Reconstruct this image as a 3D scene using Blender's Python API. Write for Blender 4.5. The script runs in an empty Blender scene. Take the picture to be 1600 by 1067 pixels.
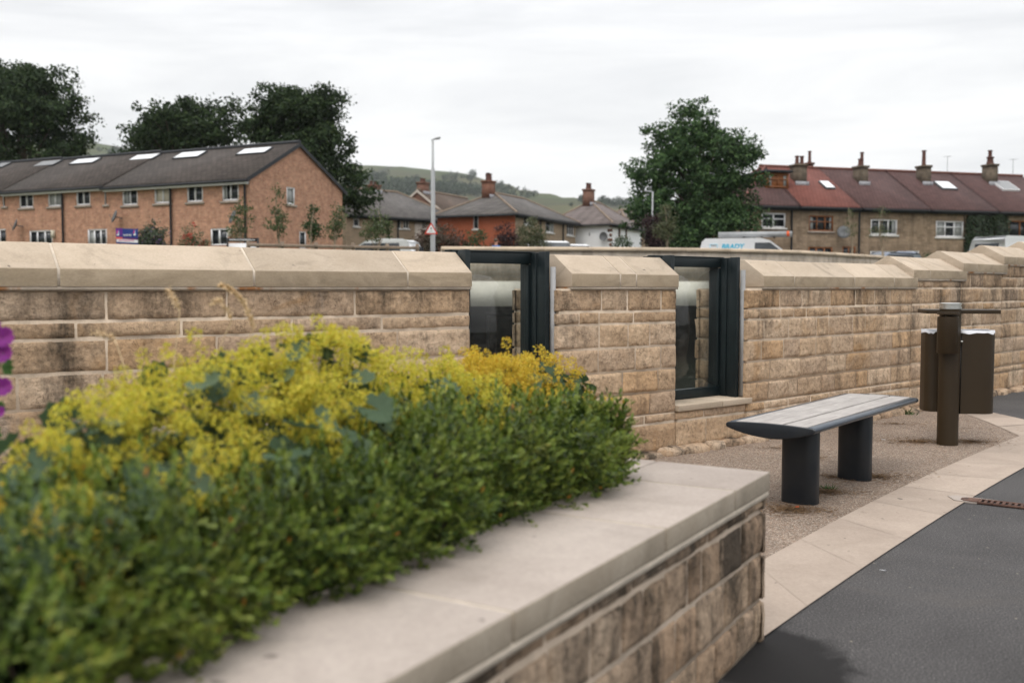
import bpy, bmesh, math, random
import numpy as np
from mathutils import Vector, Matrix, noise as mnoise
R = math.radians
C = bpy.context.scene.collection
scene = bpy.context.scene

# ------------------------------------------------------------------ camera
HC, F = 1.35, 1556.0
PIT = math.atan((533.5 - 449.0) / F)
cam = bpy.data.cameras.new("camera"); camo = bpy.data.objects.new("camera", cam); C.objects.link(camo)
cam.sensor_width = 36.0; cam.lens = F / 1600 * 36.0
cam.clip_start = 0.05; cam.clip_end = 6000
camo.location = (0, 0, HC); camo.rotation_euler = (math.pi / 2 - PIT, 0, 0)
cam.dof.use_dof = True; cam.dof.focus_distance = 7.4; cam.dof.aperture_fstop = 2.0; cam.dof.aperture_blades = 9
scene.camera = camo

def ray(px, py):
    u, v = px - 800.0, 533.5 - py
    return np.array((u, F * math.cos(PIT) + v * math.sin(PIT), -F * math.sin(PIT) + v * math.cos(PIT)))
def G(px, py, z=0.0):
    r = ray(px, py); t = (z - HC) / r[2]
    return np.array((r[0] * t, r[1] * t, z))
def D(px, py, d):
    r = ray(px, py); t = d / r[1]
    return np.array((r[0] * t, r[1] * t, HC + r[2] * t))
def on_plane(px, py, O, xd):
    """pixel -> (distance along xd from O, z) on the vertical plane through O along xd"""
    r = ray(px, py)
    A = np.array([[r[0], -xd[0]], [r[1], -xd[1]]])
    t, s = np.linalg.solve(A, np.array((O[0], O[1])))
    return s, HC + r[2] * t

# ------------------------------------------------------------------ object helpers
def tag(o, label=None, cat=None, group=None, kind=None):
    if label: o['label'] = label
    if cat: o['category'] = cat
    if group: o['group'] = group
    if kind: o['kind'] = kind
    return o
def thing(name, label, cat, loc=(0, 0, 0), rz=0.0, group=None):
    o = bpy.data.objects.new(name, None); C.objects.link(o)
    o.empty_display_size = 0.1
    o.location = Vector([float(x) for x in loc]); o.rotation_euler = (0, 0, rz)
    return tag(o, label, cat, group)
def wloc(o):
    l = Vector((0, 0, 0))
    while o is not None:
        l = l + o.location; o = o.parent
    return l
def copy_tree(o, parent=None):
    c = o.copy(); C.objects.link(c)
    if parent is not None: c.parent = parent
    for ch in list(o.children): copy_tree(ch, c)
    return c

class MB:
    def __init__(s): s.V = []; s.P = []; s.n = 0
    def add(s, verts, faces, mi=0):
        verts = np.asarray(verts, float).reshape(-1, 3)
        s.V.append(verts)
        if isinstance(faces, np.ndarray):
            s.P.append((faces + s.n, mi))
        else:
            by = {}
            for f in faces: by.setdefault(len(f), []).append(f)
            for k, fs in by.items(): s.P.append((np.asarray(fs, int).reshape(-1, k) + s.n, mi))
        s.n += len(verts)
    def box(s, c, size, M=None, mi=0):
        x, y, z = [d / 2.0 for d in size]
        v = np.array([(-x, -y, -z), (x, -y, -z), (x, y, -z), (-x, y, -z), (-x, -y, z), (x, -y, z), (x, y, z), (-x, y, z)])
        if M is not None: v = v @ np.asarray(M).T
        s.add(v + np.asarray(c, float), [(0, 3, 2, 1), (4, 5, 6, 7), (0, 1, 5, 4), (1, 2, 6, 5), (2, 3, 7, 6), (3, 0, 4, 7)], mi)
    def b2(s, lo, hi, mi=0):
        lo = np.asarray(lo, float); hi = np.asarray(hi, float)
        s.box((lo + hi) / 2, hi - lo, None, mi)
    def obox(s, O, U, N, a0, a1, w0, w1, z0, z1, mi=0):
        """box in a frame: along U, depth along N, up z, from O"""
        U = np.asarray(U); N = np.asarray(N); O = np.asarray(O)
        pts = []
        for z in (z0, z1):
            for a, w in ((a0, w0), (a1, w0), (a1, w1), (a0, w1)):
                p = O + U * a + N * w; pts.append((p[0], p[1], z))
        f = [(0, 3, 2, 1), (4, 5, 6, 7), (0, 1, 5, 4), (1, 2, 6, 5), (2, 3, 7, 6), (3, 0, 4, 7)]
        if U[0] * N[1] - U[1] * N[0] < 0: f = [q[::-1] for q in f]
        s.add(pts, f, mi)
    def extrude(s, poly, e0, e1, mi=0, caps=True):
        """closed 3-D polygon poly (n,3) moved by vectors e0 and e1"""
        poly = np.asarray(poly, float); n = len(poly)
        v = np.vstack([poly + np.asarray(e0, float), poly + np.asarray(e1, float)])
        f = [(i, (i + 1) % n, n + (i + 1) % n, n + i) for i in range(n)]
        s.add(v, f, mi)
        if caps:
            s.add(v[:n], [tuple(range(n))[::-1]], mi); s.add(v[n:], [tuple(range(n))], mi)
    def tube(s, pts, rad, n=8, mi=0, caps=True):
        pts = np.asarray(pts, float); m = len(pts)
        rad = np.broadcast_to(np.asarray(rad, float), (m,))
        t = np.gradient(pts, axis=0) if m > 2 else np.repeat((pts[1:] - pts[:1]), m, 0)
        t /= np.linalg.norm(t, axis=1)[:, None] + 1e-9
        up = np.array((0.13, 0.21, 1.0)) if abs(t[0][2]) < 0.9 else np.array((1.0, 0.1, 0))
        a = np.cross(t, up); a /= np.linalg.norm(a, axis=1)[:, None]; b = np.cross(t, a)
        an = np.linspace(0, 2 * np.pi, n, endpoint=False)
        v = pts[:, None] + (a[:, None] * np.cos(an)[None, :, None] + b[:, None] * np.sin(an)[None, :, None]) * rad[:, None, None]
        i = np.arange(m - 1)[:, None] * n; j = np.arange(n)[None]; k = (j + 1) % n
        q = np.stack([i + j, i + k, i + n + k, i + n + j], -1).reshape(-1, 4)
        s.add(v.reshape(-1, 3), q[:, ::-1], mi)
        if caps:
            s.add(v[0], [tuple(range(n))], mi); s.add(v[-1], [tuple(range(n))[::-1]], mi)
    def lathe(s, prof, c, n=24, mi=0, sx=1.0, sy=1.0):
        prof = np.asarray(prof, float); an = np.linspace(0, 2 * np.pi, n, endpoint=False)
        v = np.stack([prof[:, 0][:, None] * np.cos(an) * sx + c[0], prof[:, 0][:, None] * np.sin(an) * sy + c[1],
                      np.repeat(prof[:, 1][:, None], n, 1) + c[2]], -1)
        m = len(prof); i = np.arange(m - 1)[:, None] * n; j = np.arange(n)[None]; k = (j + 1) % n
        s.add(v.reshape(-1, 3), np.stack([i + j, i + k, i + n + k, i + n + j], -1).reshape(-1, 4), mi)
    def ball(s, c, r, mi=0, n=10, jig=0.0, rng=None):
        th = np.linspace(0, np.pi, n // 2 + 2); an = np.linspace(0, 2 * np.pi, n, endpoint=False)
        r = np.broadcast_to(np.asarray(r, float), (3,))
        v = np.stack([np.sin(th)[:, None] * np.cos(an), np.sin(th)[:, None] * np.sin(an), np.repeat(np.cos(th)[:, None], n, 1)], -1)
        if rng is not None: v = v * (1 + rng.uniform(-jig, jig, v.shape[:2])[..., None])
        m = len(th); i = np.arange(m - 1)[:, None] * n; j = np.arange(n)[None]; k = (j + 1) % n
        s.add(v.reshape(-1, 3) * r + np.asarray(c, float), np.stack([i + n + j, i + n + k, i + k, i + j], -1).reshape(-1, 4), mi)
    def leaves(s, Cn, U, Nn, L, W, mi=0, mid=0.45):
        """one diamond leaf per row: base at Cn, axis U, normal Nn"""
        U = U / (np.linalg.norm(U, axis=1)[:, None] + 1e-9)
        Vv = np.cross(Nn, U); Vv /= np.linalg.norm(Vv, axis=1)[:, None] + 1e-9
        Nn = np.cross(U, Vv)
        L = np.broadcast_to(L, (len(Cn),))[:, None]; W = np.broadcast_to(W, (len(Cn),))[:, None]
        v = np.stack([Cn, Cn + U * L * mid + Vv * W / 2 + Nn * W * .12, Cn + U * L, Cn + U * L * mid - Vv * W / 2 + Nn * W * .12], 1).reshape(-1, 3)
        s.add(v, np.arange(len(v)).reshape(-1, 4), mi)
    def build(s, name, mats, parent=None, world=False, smooth=False, loc=None, bevel=0.0, angle=None):
        me = bpy.data.meshes.new(name)
        V = np.vstack(s.V) if s.V else np.zeros((0, 3))
        off = wloc(parent) if (parent is not None and world) else (Vector([float(x) for x in loc]) if loc is not None else None)
        if off is not None: V = V - np.array(off)
        nl = sum(p.size for p, _ in s.P); nf = sum(len(p) for p, _ in s.P)
        me.vertices.add(len(V)); me.vertices.foreach_set("co", V.ravel().astype(np.float32))
        me.loops.add(nl); me.polygons.add(nf)
        me.loops.foreach_set("vertex_index", np.concatenate([p.ravel() for p, _ in s.P]).astype(np.int32))
        tot = np.concatenate([np.full(len(p), p.shape[1]) for p, _ in s.P])
        me.polygons.foreach_set("loop_start", np.concatenate([[0], np.cumsum(tot)[:-1]]).astype(np.int32))
        me.polygons.foreach_set("loop_total", tot.astype(np.int32))
        me.polygons.foreach_set("material_index", np.concatenate([np.full(len(p), m) for p, m in s.P]).astype(np.int32))
        if smooth: me.polygons.foreach_set("use_smooth", np.ones(nf, bool))
        me.update(calc_edges=True); me.validate()
        for m in (mats if isinstance(mats, (list, tuple)) else [mats]): me.materials.append(m)
        if bevel > 0:
            bm = bmesh.new(); bm.from_mesh(me)
            bmesh.ops.remove_doubles(bm, verts=bm.verts, dist=1e-5)
            ed = [e for e in bm.edges if len(e.link_faces) == 2 and e.calc_face_angle(0) > 0.5]
            bmesh.ops.bevel(bm, geom=ed, offset=bevel, segments=2, profile=0.6, affect='EDGES', clamp_overlap=True)
            bm.to_mesh(me); bm.free(); me.update()
        if angle is not None:
            me.set_sharp_from_angle(angle=angle) if hasattr(me, "set_sharp_from_angle") else None
        o = bpy.data.objects.new(name, me); C.objects.link(o)
        if parent is not None: o.parent = parent
        elif loc is not None: o.location = off
        return o

# ------------------------------------------------------------------ materials
def new_mat(name):
    m = bpy.data.materials.new(name); m.use_nodes = True
    nt = m.node_tree; nt.nodes.clear()
    return m, nt
class NT:
    """tiny node-tree builder"""
    def __init__(s, nt): s.nt = nt
    def n(s, typ, **kw):
        nd = s.nt.nodes.new(typ)
        for k, v in kw.items():
            if k.startswith('_'): setattr(nd, k[1:], v)
            else: s.set(nd.inputs[k.replace('__', ' ')], v)
        return nd
    def set(s, sock, v):
        if isinstance(v, bpy.types.NodeSocket): s.nt.links.new(v, sock)
        elif isinstance(v, (tuple, list)) and len(v) == 3 and sock.type == 'RGBA': sock.default_value = (*v, 1)
        else: sock.default_value = v
    def coord(s, kind='Object', scale=(1, 1, 1), rot=(0, 0, 0)):
        tc = s.n('ShaderNodeTexCoord'); mp = s.n('ShaderNodeMapping')
        s.set(mp.inputs['Vector'], tc.outputs[kind]); mp.inputs['Scale'].default_value = scale; mp.inputs['Rotation'].default_value = rot
        return mp.outputs[0]
    def noise(s, vec, scale, detail=4, rough=0.6, dist=0.0):
        nd = s.n('ShaderNodeTexNoise', Vector=vec); nd.inputs['Scale'].default_value = scale; nd.inputs['Detail'].default_value = detail
        nd.inputs['Roughness'].default_value = rough; nd.inputs['Distortion'].default_value = dist
        return nd.outputs['Fac']
    def ramp(s, fac, stops, interp='LINEAR'):
        nd = s.n('ShaderNodeValToRGB', Fac=fac); cr = nd.color_ramp; cr.interpolation = interp
        while len(cr.elements) < len(stops): cr.elements.new(0.5)
        for e, (p, c) in zip(cr.elements, stops):
            e.position = p; e.color = (c, c, c, 1) if isinstance(c, (int, float)) else (*c, 1)
        return nd.outputs['Color']
    def mix(s, fac, a, b, mode='MIX'):
        nd = s.n('ShaderNodeMix'); nd.data_type = 'RGBA'; nd.blend_type = mode
        s.set(nd.inputs[0], fac); s.set(nd.inputs[6], a); s.set(nd.inputs[7], b)
        return nd.outputs[2]
    def math(s, op, a, b=0.5):
        nd = s.n('ShaderNodeMath'); nd.operation = op; s.set(nd.inputs[0], a); s.set(nd.inputs[1], b)
        return nd.outputs[0]
    def out(s, sh):
        o = s.n('ShaderNodeOutputMaterial'); s.nt.links.new(sh, o.inputs['Surface'])
    def bsdf(s, col, rough=0.8, bump=None, bstr=0.3, bdist=0.01, metal=0.0, spec=0.3, normal=None, **kw):
        p = s.n('ShaderNodeBsdfPrincipled'); s.set(p.inputs['Base Color'], col); s.set(p.inputs['Roughness'], rough)
        s.set(p.inputs['Metallic'], metal); p.inputs['Specular IOR Level'].default_value = spec
        for k, v in kw.items(): s.set(p.inputs[k.replace('__', ' ')], v)
        if bump is not None:
            b = s.n('ShaderNodeBump'); b.inputs['Strength'].default_value = bstr; b.inputs['Distance'].default_value = bdist
            s.set(b.inputs['Height'], bump); s.set(p.inputs['Normal'], b.outputs[0])
        return p.outputs[0]

def simple(name, col, rough=0.6, var=0.15, scale=6.0, metal=0.0, spec=0.4, bump=0.0, bscale=60, coat=0.0, kind='Object'):
    m, nt = new_mat(name); t = NT(nt); v = t.coord(kind)
    n = t.noise(v, scale, 5)
    c = t.ramp(n, [(0.25, tuple(x * (1 - var) for x in col)), (0.75, tuple(min(1, x * (1 + var)) for x in col))])
    b = t.noise(v, bscale, 3) if bump > 0 else None
    sh = t.bsdf(c, rough, b, bump, 0.005, metal, spec)
    t.out(sh); return m

def leafmat(name, cols, trans=0.35, rough=0.55, accent=None, patch=None, nscale=3.0, var=0.35):
    """cols: ramp over the random value of each leaf; patch: (colour, scale, lo, hi) patches by position"""
    m, nt = new_mat(name); t = NT(nt); v = t.coord('Object')
    g = t.n('ShaderNodeNewGeometry').outputs['Random Per Island']
    k = len(cols)
    c = t.ramp(g, [(i / max(1, k - 1), cl) for i, cl in enumerate(cols)])
    if patch:
        for (pc, sc, lo, hi) in patch:
            f = t.ramp(t.noise(v, sc, 3), [(lo, 0.0), (hi, 1.0)])
            f = t.math('MULTIPLY', f, t.ramp(g, [(0.1, 0.15), (0.8, 1.0)]))
            c = t.mix(f, c, pc)
    if accent:
        c = t.mix(t.ramp(g, [(0, 0.0), (1 - accent[1] - .001, 0.0), (1 - accent[1], 1.0)]), c, accent[0])
    n = t.noise(v, nscale, 3)
    c = t.mix(1.0, c, t.ramp(n, [(0.3, 1 - var), (0.7, 1.0)]), 'MULTIPLY')
    p = t.bsdf(c, rough, spec=0.35)
    tr = t.n('ShaderNodeBsdfTranslucent'); t.set(tr.inputs['Color'], c)
    mx = t.n('ShaderNodeMixShader'); mx.inputs[0].default_value = trans
    nt.links.new(p, mx.inputs[1]); nt.links.new(tr.outputs[0], mx.inputs[2]); t.out(mx.outputs[0])
    return m

def stone_block_mat(name, cols, soot=(0.045, 0.038, 0.03), soot_lo=0.52, soot_hi=0.72, topz=None, streak=True, white=True, ochre=0.5):
    m, nt = new_mat(name); t = NT(nt); v = t.coord('Object'); vs = t.coord('Object', (1, 1, 0.28))
    g = t.n('ShaderNodeNewGeometry').outputs['Random Per Island']
    k = len(cols); c = t.ramp(g, [(i / (k - 1), cl) for i, cl in enumerate(cols)])
    n1 = t.noise(v, 5.0, 6, 0.65, 0.6)
    c = t.mix(t.ramp(n1, [(0.35, 0.0), (0.75, 0.55)]), c, (cols[0][0] * .72, cols[0][1] * .66, cols[0][2] * .6))
    n2 = t.noise(v, 22.0, 6, 0.7)
    c = t.mix(1.0, c, t.ramp(n2, [(0.30, 0.50), (0.46, 0.92), (0.66, 1.14)]), 'MULTIPLY')
    np_ = t.noise(v, 60.0, 4, 0.75)
    c = t.mix(t.ramp(np_, [(0.28, 0.75), (0.41, 0.0)]), c, (0.10, 0.072, 0.045))
    n7 = t.noise(v, 11.0, 5, 0.6, 1.2)
    fl_ = t.ramp(t.math('ABSOLUTE', t.math('SUBTRACT', n7, 0.5), 0), [(0.0, 0.8), (0.010, 0.35), (0.022, 0.0)])
    fl_ = t.math('MULTIPLY', fl_, t.ramp(t.noise(v, 7.3, 3, 0.6), [(0.50, 0.0), (0.60, 1.0)]))
    c = t.mix(fl_, c, (0.12, 0.08, 0.05))
    # ochre iron patches
    n5 = t.noise(v, 2.6, 4, 0.6, 1.0)
    c = t.mix(t.math('MULTIPLY', t.ramp(n5, [(0.58, 0.0), (0.72, 1.0)]), ochre), c, (0.42, 0.24, 0.10))
    # soot and algae: drips and blotches
    n3 = t.noise(vs, 3.1, 7, 0.68, 0.35); n4 = t.noise(v, 38.0, 5, 0.7)
    f = t.math('ADD', t.math('MULTIPLY', n4, 0.22), t.math('MULTIPLY', n3, 0.89))
    # more of it per random block
    f = t.math('ADD', f, t.math('MULTIPLY', t.math('SUBTRACT', g, 0.5), 0.07))
    if topz is not None:
        sep = t.n('ShaderNodeSeparateXYZ', Vector=t.coord('Object'))
        hi = t.n('ShaderNodeMapRange'); t.set(hi.inputs[0], sep.outputs[2]); hi.inputs[1].default_value = topz[0]; hi.inputs[2].default_value = topz[1]
        hi.inputs[3].default_value = -0.035; hi.inputs[4].default_value = topz[2]
        f = t.math('ADD', f, hi.outputs[0])
    c = t.mix(t.ramp(f, [(soot_lo, 0.0), (soot_hi, 0.88)]), c, soot)
    if white:
        n6 = t.noise(t.coord('Object', (1.3, 1.3, 0.5)), 2.2, 5, 0.6)
        c = t.mix(t.ramp(n6, [(0.66, 0.0), (0.78, 0.6)]), c, (0.55, 0.50, 0.45))
    b1 = t.noise(v, 34.0, 8, 0.72); b2 = t.n('ShaderNodeTexVoronoi', Vector=v); b2.inputs['Scale'].default_value = 26.0
    bb = t.math('ADD', b1, t.math('MULTIPLY', b2.outputs['Distance'], 0.35))
    t.out(t.bsdf(c, 0.92, bb, 1.0, 0.016, spec=0.15)); return m

def mortar_mat(name, col, rust=False):
    m, nt = new_mat(name); t = NT(nt); v = t.coord('Object')
    c = t.ramp(t.noise(v, 7, 6, 0.7), [(0.3, tuple(x * .62 for x in col)), (0.7, col)])
    if rust:
        c = t.mix(t.ramp(t.noise(t.coord('Object', (1, 1, 0.1)), 4.5, 4, 0.6), [(0.55, 0.0), (0.64, 0.85)]), c, (0.32, 0.13, 0.035))
    t.out(t.bsdf(c, 0.95, t.noise(v, 90, 4), 0.6, 0.006, spec=0.1)); return m

def slab_mat(name, col, dark, vein=0.5, scale=3.0, rough=0.85, dirt=(0.5, 0.72), dirtcol=(0.10, 0.085, 0.065), stretch=(1, 1, 1), island=0.1, darts=False):
    """sawn sandstone: soft mottling, fine bedding, dirt"""
    m, nt = new_mat(name); t = NT(nt); v = t.coord('Object', stretch)
    ob = t.n('ShaderNodeObjectInfo').outputs['Random']; g = t.n('ShaderNodeNewGeometry').outputs['Random Per Island']
    n1 = t.noise(v, scale, 6, 0.62, 0.8)
    c = t.ramp(n1, [(0.28, dark), (0.7, col)])
    c = t.mix(1.0, c, t.ramp(t.math('FRACT', t.math('ADD', ob, g), 0), [(0, 1 - island), (1, 1 + island * .5)]), 'MULTIPLY')
    n2 = t.noise(v, 70, 5, 0.7)
    c = t.mix(1.0, c, t.ramp(n2, [(0.25, 0.84), (0.7, 1.07)]), 'MULTIPLY')
    n3 = t.noise(v, scale * 0.8, 8, 0.72, 1.6)
    c = t.mix(t.ramp(n3, [(dirt[0], 0.0), (dirt[1], vein)]), c, dirtcol)
    if darts:
        n4 = t.noise(t.coord('Object'), 16, 2, 0.4)
        c = t.mix(t.ramp(n4, [(0.74, 0.0), (0.78, 0.65)]), c, (0.06, 0.05, 0.045))
    t.out(t.bsdf(c, rough, t.noise(v, 55, 6, 0.7), 0.25, 0.006, spec=0.2)); return m

def brick_mat(name, c1, c2, mort, bw=0.225, bh=0.075, blotch=(0.7, 1.1), bs=1.2, msize=0.012, rough=0.9, dirt=None, zonly=False):
    """courses laid in a house's own frame: (x+y, z)"""
    m, nt = new_mat(name); t = NT(nt); v = t.coord('Object')
    sp = t.n('ShaderNodeSeparateXYZ', Vector=v)
    cb = t.n('ShaderNodeCombineXYZ', X=t.math('ADD', sp.outputs[0], sp.outputs[1]), Y=sp.outputs[2])
    br = t.n('ShaderNodeTexBrick', Vector=cb.outputs[0]); br.inputs['Scale'].default_value = 1.0
    br.inputs['Brick Width'].default_value = bw; br.inputs['Row Height'].default_value = bh; br.inputs['Mortar Size'].default_value = msize
    br.inputs['Mortar Smooth'].default_value = 0.2; br.inputs['Bias'].default_value = 0.0
    t.set(br.inputs['Color1'], c1); t.set(br.inputs['Color2'], c2); t.set(br.inputs['Mortar'], mort)
    c = t.mix(1.0, br.outputs['Color'], t.ramp(t.noise(v, bs, 6, 0.65), [(0.3, blotch[0]), (0.7, blotch[1])]), 'MULTIPLY')
    c = t.mix(1.0, c, t.ramp(t.noise(v, 9, 4, 0.7), [(0.3, 0.86), (0.7, 1.08)]), 'MULTIPLY')
    if dirt:
        c = t.mix(t.ramp(t.noise(t.coord('Object', (1, 1, .15)), 2.2, 4, .6), [(dirt[1], 0.0), (dirt[2], dirt[3])]), c, dirt[0])
    t.out(t.bsdf(c, rough, br.outputs['Fac'], -0.5, 0.01, spec=0.15)); return m

def roof_mat(name, cols, tw=0.28, th=0.16, rough=0.85, moss=None):
    m, nt = new_mat(name); t = NT(nt); v = t.coord('Object')
    sp = t.n('ShaderNodeSeparateXYZ', Vector=v)
    cb = t.n('ShaderNodeCombineXYZ', X=t.math('ADD', sp.outputs[0], t.math('MULTIPLY', sp.outputs[1], 0.37)), Y=t.math('MULTIPLY', sp.outputs[2], 1.8))
    br = t.n('ShaderNodeTexBrick', Vector=cb.outputs[0]); br.inputs['Scale'].default_value = 1.0
    br.inputs['Brick Width'].default_value = tw; br.inputs['Row Height'].default_value = th; br.inputs['Mortar Size'].default_value = 0.02
    br.inputs['Mortar Smooth'].default_value = 0.3
    t.set(br.inputs['Color1'], cols[0]); t.set(br.inputs['Color2'], cols[1]); t.set(br.inputs['Mortar'], tuple(x * .55 for x in cols[0]))
    c = t.mix(1.0, br.outputs['Color'], t.ramp(t.noise(v, 0.9, 5, 0.65), [(0.3, 0.78), (0.7, 1.12)]), 'MULTIPLY')
    if moss: c = t.mix(t.ramp(t.noise(v, 1.6, 5, .7), [(0.55, 0.0), (0.7, moss[1])]), c, moss[0])
    t.out(t.bsdf(c, rough, br.outputs['Fac'], -0.4, 0.02, spec=0.25)); return m

def glass_mat(name, tint=(0.03, 0.035, 0.04), rough=0.08):
    m, nt = new_mat(name); t = NT(nt)
    n = t.noise(t.coord('Object'), 1.3, 2)
    c = t.ramp(n, [(0.35, tuple(x * .4 for x in tint)), (0.65, tuple(x * 1.5 for x in tint))])
    t.out(t.bsdf(c, rough, spec=0.5)); return m

def panel_glass(name):
    """clear flood-wall pane: sees through, mirrors a little, dusty"""
    m, nt = new_mat(name); t = NT(nt)
    fr = t.n('ShaderNodeFresnel'); fr.inputs[0].default_value = 1.45
    tr = t.n('ShaderNodeBsdfTransparent'); tr.inputs[0].default_value = (0.93, 0.95, 0.93, 1)
    gl = t.n('ShaderNodeBsdfGlossy'); gl.inputs['Roughness'].default_value = 0.02
    mx = t.n('ShaderNodeMixShader'); ge = t.n('ShaderNodeNewGeometry'); t.set(mx.inputs[0], t.math('MULTIPLY', t.math('MULTIPLY', fr.outputs[0], 0.9), t.math('SUBTRACT', 1.0, ge.outputs['Backfacing'])))
    nt.links.new(tr.outputs[0], mx.inputs[1]); nt.links.new(gl.outputs[0], mx.inputs[2])
    df = t.n('ShaderNodeBsdfDiffuse'); df.inputs[0].default_value = (0.6, 0.6, 0.56, 1)
    n = t.noise(t.coord('Object'), 14, 8, 0.75, 1.5)
    m2 = t.n('ShaderNodeMixShader'); t.set(m2.inputs[0], t.ramp(n, [(0.5, 0.01), (0.85, 0.10)]))
    nt.links.new(mx.outputs[0], m2.inputs[1]); nt.links.new(df.outputs[0], m2.inputs[2]); t.out(m2.outputs[0])
    return m

M = {}
SAND = [(0.50, 0.35, 0.225), (0.64, 0.47, 0.315), (0.52, 0.385, 0.275), (0.69, 0.53, 0.38), (0.61, 0.405, 0.235), (0.56, 0.42, 0.30)]
M['block'] = stone_block_mat('rock_faced_sandstone', SAND, topz=(0.75, 1.36, 0.062), soot_lo=0.545, soot_hi=0.74)
M['planter_block'] = stone_block_mat('sooty_sandstone', [(0.38, 0.27, 0.185), (0.58, 0.43, 0.30), (0.46, 0.32, 0.215), (0.64, 0.50, 0.37), (0.50, 0.36, 0.25)], soot_lo=0.49, soot_hi=0.63, white=False, topz=(0.1, 0.62, 0.05), ochre=0.6)
M['mortar'] = mortar_mat('lime_mortar', (0.68, 0.55, 0.42))
M['joint_mortar'] = mortar_mat('pale_joint_mortar', (0.70, 0.61, 0.50))
M['mortar_dark'] = mortar_mat('old_mortar', (0.60, 0.49, 0.385))
M['bed'] = mortar_mat('rusty_bed_mortar', (0.56, 0.48, 0.39), rust=True)
M['coping'] = slab_mat('sawn_buff_sandstone', (0.52, 0.43, 0.335), (0.42, 0.34, 0.255), vein=0.6, scale=2.2, dirt=(0.52, 0.8), stretch=(1, 1, 2.5), island=0.14, darts=True)
M['coping_edge'] = slab_mat('shaded_weathered_coping_edge', (0.50, 0.405, 0.295), (0.36, 0.285, 0.195), vein=0.55, scale=2.6, dirt=(0.5, 0.76), dirtcol=(0.10, 0.08, 0.055), stretch=(1, 1, 2.0), island=0.12)  # algae stain plus painted shade: upright faces darker than the sky-lit top
M['planter_edge'] = slab_mat('shaded_lichened_slab_edge', (0.40, 0.345, 0.275), (0.30, 0.25, 0.19), vein=0.5, scale=3, dirt=(0.5, 0.8), dirtcol=(0.12, 0.11, 0.085), island=0.1)  # greenish tone, darkened to paint shade on the slab's upright sides
M['planter_top'] = slab_mat('pale_sawn_stone', (0.45, 0.39, 0.345), (0.33, 0.28, 0.245), vein=0.6, scale=1.8, dirt=(0.50, 0.82), dirtcol=(0.24, 0.21, 0.18), island=0.1, darts=True)
M['paving'] = slab_mat('worn_paving_stone', (0.42, 0.345, 0.285), (0.34, 0.275, 0.225), vein=0.35, scale=2.5, dirt=(0.52, 0.85), dirtcol=(0.20, 0.165, 0.135), island=0.14, darts=True)
M['joint'] = mortar_mat('paving_joint', (0.43, 0.355, 0.29))
M['frame'] = simple('dark_green_steel', (0.007, 0.013, 0.015), 0.45, 0.3, 8, spec=0.35, bump=0.05)
M['lead'] = simple('grey_sealant', (0.34, 0.34, 0.34), 0.7, 0.3, 5, bump=0.3)
M['pane'] = panel_glass('clear_pane')
M['glass'] = glass_mat('dark_window_glass')
M['net'] = simple('net_curtain', (0.32, 0.33, 0.32), 0.9, 0.25, 4)
M['curtain'] = simple('pale_curtain', (0.55, 0.50, 0.40), 0.9, 0.15, 9)
M['upvc'] = simple('white_window_frame', (0.74, 0.74, 0.75), 0.4, 0.05)
M['brownframe'] = simple('brown_timber_frame', (0.24, 0.085, 0.025), 0.5, 0.2)
M['sill'] = simple('painted_sill', (0.68, 0.66, 0.63), 0.7, 0.1)
M['stonesill'] = simple('stone_sill', (0.36, 0.30, 0.25), 0.8, 0.2)
M['black'] = simple('black_plastic', (0.012, 0.012, 0.013), 0.5, 0.2)
M['grey'] = simple('grey_plastic', (0.12, 0.125, 0.13), 0.6, 0.2)
M['lightgrey'] = simple('galvanised_steel', (0.38, 0.39, 0.40), 0.55, 0.1, metal=0.2)
M['steel'] = simple('brushed_stainless', (0.62, 0.62, 0.60), 0.32, 0.08, 40, metal=1.0)
M['whitepaint'] = simple('white_vehicle_paint', (0.76, 0.77, 0.78), 0.28, 0.03, spec=0.5)
M['silver'] = simple('silver_blue_vehicle_paint', (0.40, 0.45, 0.55), 0.25, 0.05, metal=0.4)
M['tyre'] = simple('tyre_rubber', (0.02, 0.02, 0.02), 0.85, 0.2)
M['orange'] = simple('orange_lens', (0.75, 0.12, 0.03), 0.3, 0.1)
m, nt = new_mat('navy_grey_powder_coat'); t = NT(nt); v = t.coord('Object')
c = t.ramp(t.noise(v, 5, 5), [(.3, (.009, .012, .016)), (.7, (.014, .018, .023))])
c = t.mix(t.ramp(t.noise(t.coord('Object', (1, 1, .45)), 17, 6, .7, .4), [(.72, 0.0), (.76, .5)]), c, (.20, .19, .18))
c = t.mix(t.ramp(t.noise(v, 3.2, 4, .6), [(.5, 0.0), (.8, .35)]), c, (.05, .046, .042))
t.out(t.bsdf(c, .42, t.noise(v, 60, 3), .05, .005, spec=.35)); M['benchmetal'] = m
M['rail'] = simple('dull_aluminium_edge', (0.06, 0.075, 0.095), 0.3, 0.15, 12, metal=0.6)
M['binbrown'] = simple('bronze_brown_powder_coat', (0.030, 0.0185, 0.0075), 0.46, 0.12, 3, spec=0.35, bump=0.03, bscale=200)
M['liner'] = simple('white_bin_liner', (0.72, 0.73, 0.76), 0.35, 0.08)
M['wood'] = simple('weathered_timber', (0.26, 0.20, 0.15), 0.9, 0.25, 12, bump=0.3)
M['bark'] = simple('tree_bark', (0.075, 0.06, 0.045), 0.95, 0.35, 5, bump=0.6, bscale=14)
M['palebark'] = simple('pale_sapling_bark', (0.30, 0.24, 0.17), 0.9, 0.2, 12)
M['soil'] = simple('planter_soil', (0.03, 0.022, 0.016), 0.95, 0.4, 14, bump=0.8, bscale=30)
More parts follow.
